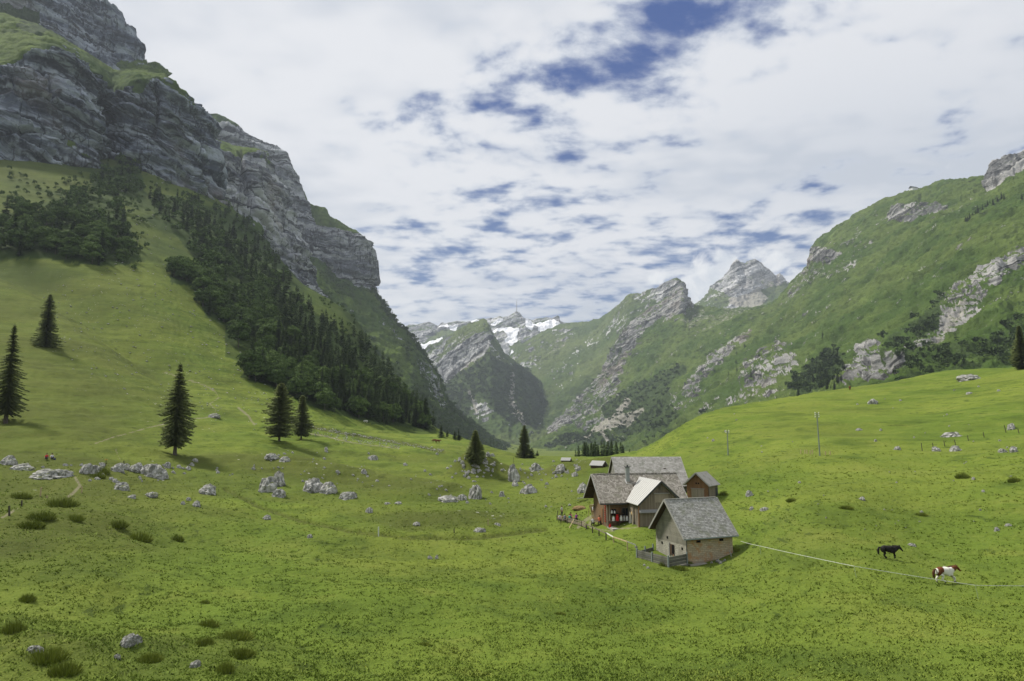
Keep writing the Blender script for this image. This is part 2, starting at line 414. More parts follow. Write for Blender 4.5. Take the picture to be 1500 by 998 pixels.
MEADOW = build_meadow()
# ------------------------------------------------------------------ mountains: lofted relief surfaces between feature lines
def mountain_material(name, rockA, rockB, grassA, grassB, s, strata=(0, 0, 1), haze_free=True):
    """s: size (m) of the finest visible rock feature"""
    t = NT(name); p = t.pos(); n = t.sep(t.nrm())
    q = t.vm('SCALE', p, 1. / s)
    wob = t.noise(q, .06, 4, .6)
    dip = t.vm('DOT_PRODUCT', q, strata)
    sc = t.m('ADD', dip, t.m('MULTIPLY', wob, 9.))
    lay = t.noise(t.comb(t.m('MULTIPLY', t.sep(q)[0], .03), t.m('MULTIPLY', t.sep(q)[1], .03), t.m('MULTIPLY', sc, .35)), 1., 6, .7)
    streak = t.noise(t.mapping(q, (.38, .38, .05)), 1., 4, .65)
    fine = t.noise(q, .55, 5, .7); broad = t.noise(q, .045, 3, .5)
    rk = t.mix(t.step(lay, .42, .60), rockA, rockB)
    bed = t.noise(t.comb(t.m('MULTIPLY', t.sep(q)[0], .02), t.m('MULTIPLY', t.sep(q)[1], .02), t.m('MULTIPLY', sc, .16)), 1., 4, .55)
    crk = t.m('ABSOLUTE', t.m('SUBTRACT', bed, .5)); rk = t.mix(t.step(crk, .034, .008, 0, .9), rk, tuple(c * .22 for c in rockA))
    vc = t.m('ABSOLUTE', t.m('SUBTRACT', t.noise(t.mapping(q, (.13, .13, .022)), 1., 4, .6), .5)); rk = t.mix(t.step(vc, .02, .003, 0, .75), rk, tuple(c * .25 for c in rockA))
    rk = t.mix(t.step(streak, .54, .68, 0, .8), rk, tuple(c * .28 for c in rockA))
    rk = t.mix(t.step(fine, .5, .75, 0, .5), rk, tuple(min(.6, c * 1.35) for c in rockB))
    rk = t.mix(t.step(fine, .45, .25, 0, .65), rk, tuple(c * .35 for c in rockA))
    rk = t.mix(t.step(broad, .55, .7, 0, .35), rk, (.24, .20, .15))
    gr = t.mix(t.step(broad, .38, .62), grassA, grassB)
    gr = t.mix(t.step(fine, .48, .72, 0, .6), gr, tuple(c * .5 for c in grassA))
    st2 = t.noise(t.mapping(q, (.16, .16, .9)), 1., 4, .6)
    gul = t.noise(t.comb(t.m('MULTIPLY', t.sep(q)[0], .30), t.m('MULTIPLY', t.sep(q)[1], .10), t.m('MULTIPLY', sc, .05)), 1., 5, .65)
    gr = t.mix(t.step(gul, .52, .68, 0, .6), gr, tuple(c * .5 for c in grassA)); gr = t.mix(t.step(gul, .46, .30, 0, .45), gr, tuple(min(1, c * 1.5) for c in grassB))
    gr = t.mix(t.step(st2, .5, .7, 0, .45), gr, tuple(c * .55 for c in grassA))
    a = t.attr('rock')
    e = t.m('ADD', a, t.m('MULTIPLY', t.m('SUBTRACT', fine, .5), 1.1)); e = t.m('ADD', e, t.m('MULTIPLY', t.m('SUBTRACT', t.noise(q, .11, 5, .6), .5), 1.3))
    e = t.m('ADD', e, t.m('MULTIPLY', t.m('SUBTRACT', streak, .5), .5))
    e = t.m('ADD', e, t.m('MULTIPLY', t.m('SUBTRACT', lay, .5), 1.1))
    e = t.m('SUBTRACT', e, t.m('MULTIPLY', t.step(n[2], .60, .85), .38))
    c = t.mix(t.step(e, .40, .54), gr, rk)
    f = t.m('ADD', t.attr('forest'), t.m('MULTIPLY', t.m('SUBTRACT', t.noise(q, .22, 6, .7), .5), 1.9))
    fo = t.mix(fine, (.022, .040, .014), (.060, .088, .026))
    c = t.mix(t.step(f, .45, .58), c, fo)
    s2 = t.m('ADD', t.attr('scree'), t.m('MULTIPLY', t.m('SUBTRACT', fine, .5), .8))
    c = t.mix(t.step(s2, .42, .62, 0, .85), c, t.mix(fine, (.24, .225, .19), (.40, .38, .34)))
    sn = t.m('ADD', t.attr('snow'), t.m('MULTIPLY', t.m('SUBTRACT', t.noise(q, .25, 4, .6), .5), .5))
    c = t.mix(t.step(sn, .46, .54), c, (.86, .87, .90))
    t.col(c); t.b.inputs['Roughness'].default_value = .95; t.b.inputs['Specular IOR Level'].default_value = .05
    h = t.m('ADD', t.m('MULTIPLY', lay, 1.), t.m('ADD', t.m('MULTIPLY', fine, .6), t.m('MULTIPLY', streak, .5)))
    t.bump(h, s * .9, 1.)
    return t.mat

def sheet(name, x0, x1, nc, lines, rows, mat, masks, amp, scale, strata=(0, 0, 1), back=400, ledge=1., seed=0, base=None, dirn=None):
    """lines: feature polylines from the foot up to the skyline, each [(px,py,dist)...]; behind the skyline the surface
    falls away on the far side."""
    px = np.linspace(x0, x1, nc)
    L = []
    for ln in lines:
        a = np.array(ln, float); L.append((np.interp(px, a[:, 0], a[:, 1]), np.exp(np.interp(px, a[:, 0], np.log(a[:, 2])))))
    PY = [L[0][0]]; D = [L[0][1]]
    for k in range(len(L) - 1):
        for i in range(1, rows[k] + 1):
            f = i / rows[k]
            PY.append(L[k][0] * (1 - f) + L[k + 1][0] * f); D.append(L[k][1] * (1 - f) + L[k + 1][1] * f)
    PY = np.array(PY); D = np.array(D); nr = len(PY)
    # soften creases across the feature lines (distance only)
    for _ in range(6):
        D[1:-1] = .25 * D[:-2] + .5 * D[1:-1] + .25 * D[2:]
        D[:, 1:-1] = .25 * D[:, :-2] + .5 * D[:, 1:-1] + .25 * D[:, 2:]
    PX = np.broadcast_to(px, PY.shape)
    V = P3(PX, PY, D)
    w1 = fbm(V[..., 0] / scale, V[..., 1] / scale, V[..., 2] / scale, 4, 100 + seed)
    w2 = fbm(V[..., 0] / scale + 40, V[..., 1] / scale, V[..., 2] / scale, 4, 140 + seed)
    jit = masks.get('jit', 6)
    att = {}
    qx = PX + w1 * jit; qy = PY + w2 * jit
    for nm in ('rock', 'forest', 'snow', 'scree'):
        v = np.full(PX.shape, masks.get(nm + '0', 0.))
        for poly, val in masks.get(nm, []):
            v = np.where(inpoly(qx, qy, poly), val, v)
        att[nm] = v
    for _ in range(7):
        for nm in att:
            v = att[nm]; v[1:-1, 1:-1] = (v[:-2, 1:-1] + v[2:, 1:-1] + v[1:-1, :-2] + v[1:-1, 2:] + 2 * v[1:-1, 1:-1]) / 6
    # relief
    du = np.gradient(V, axis=1); dv = np.gradient(V, axis=0)
    N = np.cross(du, dv); N /= np.linalg.norm(N, axis=-1, keepdims=True) + 1e-9
    fl = np.where((N * V).sum(-1) > 0, -1., 1.)[..., None]; N = N * fl
    X, Y, Z = V[..., 0], V[..., 1], V[..., 2]
    rock = att['rock']; st = X * strata[0] + Y * strata[1] + Z * strata[2]
    big = fbm(X / (scale * 2.2), Y / (scale * 2.2), Z / (scale * 3.5), 5, 5 + seed, .55)
    rid = fbm(X / scale, Y / scale, Z / (scale * 2.5), 6, 60 + seed, .55, True)
    wst = st + 18 * w1 * scale / 60
    led = vnoise(wst / (scale * .16), X / scale * .12, Y / scale * .12, 9 + seed) * .6 + vnoise(wst / (scale * .05), X / scale * .3, Y / scale * .3, 19 + seed) * .4
    led = np.sign(led) * np.abs(led) ** .6
    gl = fbm(X / (scale * .35), Y / (scale * .35), Z / (scale * 2.2), 4, 33 + seed, .55, True)
    fin = fbm(X / (scale * .12), Y / (scale * .12), Z / (scale * .12), 4, 71 + seed, .6)
    amp = amp * masks.get('rel', 1.2)
    dd = amp * (big * .8 + (.45 + .55 * rock) * rid * .6 + rock * (led * .42 * ledge + gl * .38) + (.16 + .20 * rock) * fin + (1 - np.clip(rock, 0, 1)) * gl * .36)
    frow = np.minimum(np.arange(nr), 14)[:, None] / 14.
    for ln, wd, dp in masks.get('notch', []):
        dq = polydist(PX + w1 * 5, PY + w2 * 5, ln); dd = dd - 2.2 * dp * np.exp(-(dq / wd) ** 2)
    tf_ = np.minimum(nr - 1 - np.arange(nr), 26)[:, None] / 26.
    dd = dd * (.38 + .62 * tf_) + amp * (1 - tf_) * .10 * (fin + gl)
    V = V + N * (dd * (.2 + .8 * frow))[..., None]
    if 'post' in masks: V = masks['post'](V, PX, PY)
    # far side
    top = V[-1]; dd0 = D[-1][:, None]
    ext = []
    for i, (b, dz) in enumerate(((.12, -.02), (.4, -.25), (1., -1.0), (1.6, -2.2))):
        e = top.copy(); e[:, 1] += back * b; e[:, 0] += top[:, 0] / top[:, 1] * back * b; e[:, 2] += back * dz * .6 + fbm(e[:, 0] / scale, e[:, 1] / scale, e[:, 2] / scale, 3, 8) * amp * .5
        ext.append(e)
    V2 = np.concatenate([V, np.array(ext)], 0)
    for nm in att: att[nm] = np.concatenate([att[nm], np.repeat(att[nm][-1:], 4, 0)], 0)
    me = np_mesh(name, V2.reshape(-1, 3), grid_faces(len(V2), nc), mat, att)
    o = link(name, me); tag(o, kind='structure')
    return o, V, att, PX, PY
SHEETS = {}
GL = (.055, .100, .016); GM = (.085, .135, .022)
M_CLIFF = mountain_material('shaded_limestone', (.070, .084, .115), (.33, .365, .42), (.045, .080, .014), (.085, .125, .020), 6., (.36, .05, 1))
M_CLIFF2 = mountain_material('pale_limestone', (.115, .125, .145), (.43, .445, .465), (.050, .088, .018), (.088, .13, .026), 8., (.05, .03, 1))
M_RIGHT = mountain_material('alp_slope', (.11, .112, .112), (.33, .325, .315), (.050, .086, .018), (.088, .124, .030), 8., (-.55, .0, 1))
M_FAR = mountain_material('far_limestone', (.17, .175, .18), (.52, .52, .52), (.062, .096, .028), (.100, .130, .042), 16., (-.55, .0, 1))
def sh(key, name, *a, **k): SHEETS[key] = sheet(name, *a, **k)

# upper shaded rock, top left
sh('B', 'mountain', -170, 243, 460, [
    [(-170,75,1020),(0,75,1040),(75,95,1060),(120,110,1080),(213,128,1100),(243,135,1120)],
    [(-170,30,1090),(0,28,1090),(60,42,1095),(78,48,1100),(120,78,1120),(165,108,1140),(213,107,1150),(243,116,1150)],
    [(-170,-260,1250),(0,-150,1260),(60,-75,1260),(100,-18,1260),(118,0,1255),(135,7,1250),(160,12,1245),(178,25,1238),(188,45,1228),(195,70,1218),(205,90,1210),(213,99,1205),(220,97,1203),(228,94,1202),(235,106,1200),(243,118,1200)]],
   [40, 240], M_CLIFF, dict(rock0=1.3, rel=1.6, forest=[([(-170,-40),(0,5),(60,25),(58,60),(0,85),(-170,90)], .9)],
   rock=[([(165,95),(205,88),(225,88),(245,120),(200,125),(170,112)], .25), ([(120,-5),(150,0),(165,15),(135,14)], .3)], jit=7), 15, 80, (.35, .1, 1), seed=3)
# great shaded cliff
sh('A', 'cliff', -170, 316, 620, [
    [(-170,275,640),(0,255,690),(60,292,720),(120,312,760),(155,282,830),(200,275,835),(240,292,860),(300,318,930),(316,330,960)],
    [(-170,235,650),(0,232,700),(60,268,730),(120,288,770),(155,255,850),(200,252,845),(240,265,870),(300,292,935),(316,310,965)],
    [(-170,180,690),(0,172,715),(60,195,745),(120,215,790),(155,215,880),(200,200,865),(240,205,885),(300,232,950),(316,305,985)],
    [(-170,122,740),(0,112,760),(40,84,775),(80,80,790),(100,93,805),(140,114,845),(163,146,900),(185,132,885),(205,121,885),(246,117,900),(262,132,925),(281,152,955),(299,172,980),(305,200,1000),(309,275,1010),(316,312,1015)],
    [(-170,40,960),(0,22,1010),(60,42,1030),(120,76,1045),(165,106,1060),(213,105,1075),(237,113,1010),(247,119,930),(262,136,960),(281,157,990),(300,178,1030),(306,206,1040),(310,282,1050),(316,318,1060)]],
   [22, 70, 120, 90], M_CLIFF, dict(rock0=1.35, jit=6, rel=1.05, notch=[([(-170,165),(0,160),(40,156),(70,164),(100,183),(125,203),(148,236),(158,258)],2.2,12), ([(-100,212),(0,209),(22,204),(49,209),(75,217),(97,226),(127,243),(138,250)],2.,10), ([(159,202),(190,208),(224,221),(262,254),(295,277)],1.8,9), ([(187,150),(224,172),(254,187),(284,209),(299,232)],1.8,9), ([(163,150),(161,160),(157,187),(150,224),(146,245)],4.5,30), ([(60,100),(70,130),(68,160)],2.,7), ([(228,130),(232,160),(226,200)],2.2,8), ([(20,120),(24,150)],2,6)],
   rock=[([(-170,30),(0,10),(70,30),(120,70),(165,104),(213,104),(240,112),(248,117),(205,123),(186,134),(164,150),(140,118),(100,97),(80,84),(40,88),(0,116),(-170,125)], .06),
         ([(246,115),(262,130),(283,155),(275,160),(255,140),(235,122),(215,128),(200,150),(190,140),(205,120)], .42),
         ([(60,262),(100,276),(140,262),(160,235),(175,250),(150,285),(100,300)], .55), ([(75,205),(100,212),(135,245),(128,252),(95,228)], .4),
         ([(-170,230),(0,235),(30,250),(45,275),(-170,300)], .35)],
   forest=[([(40,20),(75,45),(60,62),(20,50)], .6), ([(88,78),(102,88),(150,125),(158,140),(140,128),(104,102)], .6)]), 16, 85, (.38, .05, 1), seed=1, ledge=1.5)
# middle buttress with its grassy shoulder
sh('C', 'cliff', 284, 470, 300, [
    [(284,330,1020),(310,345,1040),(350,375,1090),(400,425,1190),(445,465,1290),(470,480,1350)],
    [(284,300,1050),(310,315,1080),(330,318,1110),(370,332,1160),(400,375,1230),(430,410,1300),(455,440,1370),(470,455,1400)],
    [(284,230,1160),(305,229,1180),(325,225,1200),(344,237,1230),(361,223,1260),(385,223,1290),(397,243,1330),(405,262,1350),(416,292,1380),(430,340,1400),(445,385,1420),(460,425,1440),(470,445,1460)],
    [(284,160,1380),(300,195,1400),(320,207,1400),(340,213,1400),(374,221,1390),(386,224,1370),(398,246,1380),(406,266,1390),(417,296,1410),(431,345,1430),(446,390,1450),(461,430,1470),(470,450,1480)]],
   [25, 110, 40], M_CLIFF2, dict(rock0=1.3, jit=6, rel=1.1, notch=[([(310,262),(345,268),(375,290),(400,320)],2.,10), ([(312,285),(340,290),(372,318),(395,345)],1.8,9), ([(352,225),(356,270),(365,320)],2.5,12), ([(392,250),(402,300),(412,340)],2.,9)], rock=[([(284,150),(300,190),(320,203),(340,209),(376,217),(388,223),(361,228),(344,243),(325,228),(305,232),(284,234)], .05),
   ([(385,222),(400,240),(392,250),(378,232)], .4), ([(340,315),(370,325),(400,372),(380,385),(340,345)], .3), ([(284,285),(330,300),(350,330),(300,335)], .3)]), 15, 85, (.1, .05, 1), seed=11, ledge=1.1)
# far wall with the overhanging nose, and the long wooded slope below it
sh('D', 'mountain', 285, 765, 760, [
    [(285,420,1150),(400,520,1080),(500,590,1000),(560,625,1010),(640,662,1100),(700,680,1300),(765,690,1900)],
    [(285,330,1600),(370,345,1620),(410,375,1620),(434,395,1620),(462,400,1640),(490,428,1650),(518,450,1650),(538,470,1640),(560,500,1600),(600,545,1550),(640,600,1600),(700,648,1850),(765,668,2450)],
    [(285,300,1700),(370,318,1720),(410,360,1720),(434,378,1730),(462,382,1750),(490,408,1760),(518,423,1780),(538,433,1800),(556,452,1780),(581,482,1750),(601,496,1760),(616,520,1780),(641,560,1820),(656,594,1850),(671,614,1900),(701,634,2150),(741,658,2550),(765,668,2650)],
    [(285,178,1850),(300,168,1850),(315,166,1850),(330,172,1860),(345,183,1860),(362,196,1860),(380,205,1870),(386,209,1870),(405,214,1870),(415,222,1870),(425,240,1870),(435,258,1870),(448,288,1860),(453,299,1860),(461,303,1860),(475,306,1860),(482,319,1860),(495,326,1870),(520,340,1880),(532,349,1890),(536.5,358,1900),(535.5,375,1900),(534.5,392,1900),(537,410,1890),(540,429,1880),(556,449,1860),(581,479,1820),(601,493,1820),(616,516,1840),(641,556,1880),(656,590,1910),(671,610,1960),(701,630,2200),(741,656,2600),(765,666,2700)]],
   [110, 60, 190], M_CLIFF2, dict(rock0=.12, forest0=.42, jit=7, rel=1.3,
   rock=[([(280,150),(345,180),(385,205),(415,218),(450,288),(456,300),(470,320),(495,335),(520,345),(538,350),(545,425),(520,424),(490,409),(462,384),(434,380),(410,362),(370,320),(280,310)], 1.35),
         ([(453,296),(461,301),(475,304),(485,319),(496,325),(520,338),(535,348),(512,345),(492,340),(470,332),(460,318)], .08),
         ([(302,164),(318,164),(345,182),(352,190),(330,186),(308,178)], .15),
         ([(612,520),(640,556),(652,600),(640,605),(622,570),(605,540)], .55), ([(560,470),(590,500),(600,530),(580,520)], .35)],
   forest=[([(280,150),(345,175),(385,200),(415,215),(450,285),(480,300),(545,345),(546,426),(520,428),(490,412),(462,388),(434,384),(410,366),(370,326),(280,316)], .0),
           ([(540,430),(580,482),(600,500),(570,500),(545,460)], .25), ([(500,440),(540,450),(575,500),(600,540),(570,530),(520,470)], .12),
           ([(600,560),(640,610),(700,640),(745,662),(765,690),(600,690)], .85)]), 20, 120, (.05, .05, 1), seed=21, back=500)
# far snowy ridge
_Et = [(560,500),(588,484),(600,477),(612,475),(628,472),(640,479),(648,474),(660,473),(672,472),(682,474),(700,469),(718,468),(733,464),(738,466),(745,465),(751,461),(756,457),(761,460),(767,466),(778,471),(790,468),(800,466),(808,469),(817,464),(820,472),(826,475),(850,474),(880,469),(910,460)]
_Et = [(a, b, 6000) for a, b in _Et]
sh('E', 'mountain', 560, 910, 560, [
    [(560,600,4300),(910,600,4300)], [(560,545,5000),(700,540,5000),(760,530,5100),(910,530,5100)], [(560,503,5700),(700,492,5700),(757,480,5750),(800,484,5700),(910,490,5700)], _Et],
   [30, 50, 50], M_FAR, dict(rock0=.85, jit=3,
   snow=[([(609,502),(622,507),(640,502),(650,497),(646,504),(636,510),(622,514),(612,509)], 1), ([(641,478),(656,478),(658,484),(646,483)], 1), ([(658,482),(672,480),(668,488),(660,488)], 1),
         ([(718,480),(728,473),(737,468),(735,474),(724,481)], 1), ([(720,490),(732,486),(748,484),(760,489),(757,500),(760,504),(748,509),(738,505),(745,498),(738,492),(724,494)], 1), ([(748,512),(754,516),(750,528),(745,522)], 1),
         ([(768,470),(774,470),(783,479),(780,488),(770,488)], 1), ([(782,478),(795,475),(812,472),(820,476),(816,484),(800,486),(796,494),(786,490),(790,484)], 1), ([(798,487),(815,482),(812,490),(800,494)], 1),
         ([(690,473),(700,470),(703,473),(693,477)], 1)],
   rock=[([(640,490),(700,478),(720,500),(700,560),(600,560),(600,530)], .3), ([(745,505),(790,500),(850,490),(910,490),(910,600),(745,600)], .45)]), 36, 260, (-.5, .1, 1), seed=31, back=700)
# central bastion
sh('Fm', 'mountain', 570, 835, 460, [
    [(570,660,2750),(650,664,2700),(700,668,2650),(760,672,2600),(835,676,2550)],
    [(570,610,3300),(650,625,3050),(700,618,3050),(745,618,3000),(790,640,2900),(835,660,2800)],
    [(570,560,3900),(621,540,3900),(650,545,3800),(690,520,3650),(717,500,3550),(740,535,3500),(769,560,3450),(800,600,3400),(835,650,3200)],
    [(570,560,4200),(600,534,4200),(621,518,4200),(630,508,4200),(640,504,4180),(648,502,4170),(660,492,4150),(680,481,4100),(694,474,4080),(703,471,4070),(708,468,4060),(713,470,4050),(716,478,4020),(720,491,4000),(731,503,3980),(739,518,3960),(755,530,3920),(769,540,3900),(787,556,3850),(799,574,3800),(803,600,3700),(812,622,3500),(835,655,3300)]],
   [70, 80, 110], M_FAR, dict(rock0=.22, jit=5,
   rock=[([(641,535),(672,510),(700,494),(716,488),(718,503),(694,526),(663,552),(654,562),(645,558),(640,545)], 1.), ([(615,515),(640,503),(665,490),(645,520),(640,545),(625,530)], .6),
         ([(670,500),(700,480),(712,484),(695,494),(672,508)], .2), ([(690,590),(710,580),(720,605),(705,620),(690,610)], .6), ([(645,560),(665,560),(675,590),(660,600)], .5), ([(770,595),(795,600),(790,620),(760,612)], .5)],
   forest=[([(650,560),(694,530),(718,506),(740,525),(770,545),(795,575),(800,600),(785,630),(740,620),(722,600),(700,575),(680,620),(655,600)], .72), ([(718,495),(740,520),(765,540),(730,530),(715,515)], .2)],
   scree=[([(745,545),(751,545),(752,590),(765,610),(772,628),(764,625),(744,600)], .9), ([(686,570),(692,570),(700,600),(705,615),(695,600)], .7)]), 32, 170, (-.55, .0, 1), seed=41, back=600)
# green flank behind the central valley
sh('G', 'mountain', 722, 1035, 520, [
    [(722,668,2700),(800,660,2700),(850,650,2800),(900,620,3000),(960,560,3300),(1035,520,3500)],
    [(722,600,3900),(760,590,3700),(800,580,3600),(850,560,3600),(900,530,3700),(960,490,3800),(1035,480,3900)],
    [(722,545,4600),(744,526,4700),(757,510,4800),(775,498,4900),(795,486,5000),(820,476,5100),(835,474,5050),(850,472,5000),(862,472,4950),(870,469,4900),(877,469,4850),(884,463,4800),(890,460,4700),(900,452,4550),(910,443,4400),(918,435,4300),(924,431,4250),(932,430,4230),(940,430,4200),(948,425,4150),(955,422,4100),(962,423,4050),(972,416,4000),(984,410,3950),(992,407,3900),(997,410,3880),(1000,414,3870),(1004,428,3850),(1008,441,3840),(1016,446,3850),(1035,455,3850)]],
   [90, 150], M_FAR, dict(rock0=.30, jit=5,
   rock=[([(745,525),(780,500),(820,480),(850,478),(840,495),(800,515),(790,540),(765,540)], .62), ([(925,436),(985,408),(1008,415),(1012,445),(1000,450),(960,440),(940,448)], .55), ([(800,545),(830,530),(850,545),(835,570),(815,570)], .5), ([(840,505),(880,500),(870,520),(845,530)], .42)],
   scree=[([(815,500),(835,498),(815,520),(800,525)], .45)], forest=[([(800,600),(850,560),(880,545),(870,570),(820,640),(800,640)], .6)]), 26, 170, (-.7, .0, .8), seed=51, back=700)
# pale peak wrapped in cloud
sh('P', 'mountain', 1004, 1185, 320, [
    [(1004,520,3800),(1185,500,3800)], [(1004,470,4500),(1060,455,4550),(1100,450,4550),(1150,440,4600),(1185,450,4600)],
    [(1004,455,5000),(1020,446,5000),(1032,437,5000),(1040,428,5000),(1042,421,5000),(1050,414,5000),(1060,407,5000),(1070,396,5000),(1074,388,5000),(1079,381,5000),(1085,386,5000),(1092,388,5000),(1098,382,5000),(1106,380,5000),(1113,385,5000),(1122,392,5000),(1130,397,5000),(1136,403,5000),(1142,399,5000),(1148,406,5000),(1154,413,5000),(1160,418,5000),(1170,430,5000),(1185,446,5000)]],
   [60, 120], M_FAR, dict(rock0=.9, jit=3, rock=[([(1004,440),(1045,425),(1060,432),(1070,440),(1060,470),(1004,470)], .35), ([(1100,432),(1150,415),(1190,440),(1190,480),(1060,480)], .15), ([(1130,430),(1150,412),(1170,440)], .1)],
   scree=[([(1065,440),(1110,425),(1125,440),(1110,455),(1070,452)], .8)]), 26, 150, (.1, .1, 1), seed=61, back=600, ledge=.6)
# great right hand flank
sh('Rt', 'mountain', 765, 1660, 1150, [
    [(765,676,2450),(850,674,1950),(930,674,1350),(1000,660,950),(1100,640,760),(1250,615,600),(1400,600,540),(1660,590,500)],
    [(765,670,2600),(850,655,2400),(950,625,2000),(1050,590,1600),(1150,560,1300),(1300,500,1000),(1450,455,850),(1660,420,800)],
    [(765,668,2650),(850,620,2800),(920,560,2850),(980,510,2800),(1050,490,2600),(1150,455,2150),(1300,370,1650),(1450,318,1300),(1560,280,1200),(1660,260,1150)],
    [(765,666,2700),(778,657,2850),(790,647,2950),(803,635,3050),(815,620,3150),(826,606,3220),(840,591,3300),(855,578,3350),(870,561,3400),(880,548,3420),(890,531,3450),(903,507,3480),(913,491,3480),(925,476,3480),(935,464,3480),(945,457,3480),(957,448,3480),(970,440,3470),(985,427,3460),(994,418,3450),(1000,414,3450),(1004,431,3440),(1010,443,3430),(1020,450,3400),(1050,452,3300),(1090,456,3150),(1120,450,3000),(1135,442,2900),(1150,428,2800),(1160,415,2720),(1165,409,2700),(1178,399,2650),(1189,386,2600),(1190,372,2580),(1194,362,2560),(1200,352,2540),(1215,341,2500),(1240,325,2430),(1260,311,2400),(1280,300,2350),(1310,286,2280),(1330,279,2200),(1338,276,2200),(1350,277,2180),(1385,267,2050),(1420,264,1950),(1448,262,1880),(1452,250,1850),(1458,241,1830),(1470,236,1800),(1480,231,1780),(1490,229,1770),(1500,225,1750),(1560,205,1700),(1660,190,1650)]],
   [110, 140, 170], M_RIGHT, dict(rock0=.20, jit=9, rel=1.5,
   rock=[([(1000,410),(1010,440),(1012,452),(985,462),(960,480),(935,505),(915,540),(905,575),(880,590),(850,610),(820,640),(800,640),(840,590),(870,560),(890,530),(905,505),(925,475),(945,457),(970,440)], 0.79),
         ([(860,575),(905,560),(925,590),(915,640),(880,650),(840,625)], 0.52), ([(1450,262),(1452,240),(1480,228),(1500,222),(1660,185),(1660,240),(1500,262),(1475,272),(1462,282),(1452,285)], 1.),
         ([(1188,390),(1192,362),(1215,368),(1232,372),(1228,384),(1200,386)], 0.73), ([(1296,322),(1310,308),(1345,302),(1390,304),(1386,312),(1350,320),(1310,328)], 0.77), ([(1160,425),(1190,386),(1222,384),(1200,405),(1170,430),(1158,440)], 0.47),
         ([(990,600),(1010,570),(1030,540),(1070,500),(1100,480),(1105,486),(1080,520),(1040,560),(1020,600),(1000,615)], 0.73), ([(1085,560),(1110,530),(1140,510),(1170,508),(1172,535),(1140,560),(1120,575),(1090,590)], 0.57), ([(975,580),(1000,570),(1020,590),(1060,600),(1100,580),(1150,560),(1150,590),(1080,605),(1000,620)], 0.43),
         ([(1255,560),(1255,510),(1290,500),(1310,530),(1300,560),(1345,500),(1370,490),(1390,450),(1430,440),(1500,385),(1500,402),(1440,450),(1425,470),(1400,490),(1370,505),(1330,560),(1300,575),(1260,570)], 0.73), ([(1380,440),(1430,408),(1500,375),(1660,300),(1660,330),(1500,400),(1440,440),(1400,460)], 0.60),
         ([(1420,460),(1500,432),(1500,440),(1430,470)], 0.60), ([(1040,605),(1060,580),(1080,590),(1090,610),(1060,615)], .3), ([(1220,570),(1240,540),(1256,545),(1256,585),(1225,585)], 0.69)],
   forest=[([(880,600),(905,575),(940,560),(1000,542),(1010,548),(985,570),(985,600),(1000,618),(960,640),(900,650),(850,660),(800,662),(830,640),(860,640),(905,640)], 0.73), ([(1130,585),(1165,552),(1180,545),(1160,580)], .2),
           ([(1155,580),(1172,552),(1210,515),(1230,512),(1245,535),(1225,575),(1180,590)], 0.77), ([(1300,500),(1360,470),(1380,440),(1395,440),(1380,480),(1330,520),(1310,560),(1300,560)], 0.53), ([(1310,570),(1360,520),(1440,520),(1500,470),(1500,540),(1400,560),(1320,580)], 0.45),
           ([(870,560),(900,520),(925,480),(930,485),(915,520),(890,560),(850,600)], 0.47), ([(935,500),(960,480),(955,500),(930,540),(920,545)], .3), ([(1000,620),(1040,600),(1020,640),(960,655),(930,655)], .45),
           ([(1080,500),(1300,400),(1500,340),(1500,370),(1310,440),(1150,510),(1085,525)], .12)],
   scree=[([(990,470),(1030,455),(1050,468),(1010,490)], 0.47), ([(880,640),(905,610),(925,585),(928,592),(905,625),(890,650)], 0.65), ([(830,655),(900,625),(945,600),(950,604),(900,635),(860,652)], 0.60), ([(1060,455),(1110,452),(1060,480),(1020,495)], .45),
          ([(1340,555),(1370,500),(1400,455),(1425,445),(1420,460),(1390,490),(1365,520)], 0.52), ([(1425,485),(1475,460),(1470,466),(1430,492)], 0.52)]), 24, 130, (-.55, .0, 1), seed=71, back=600)
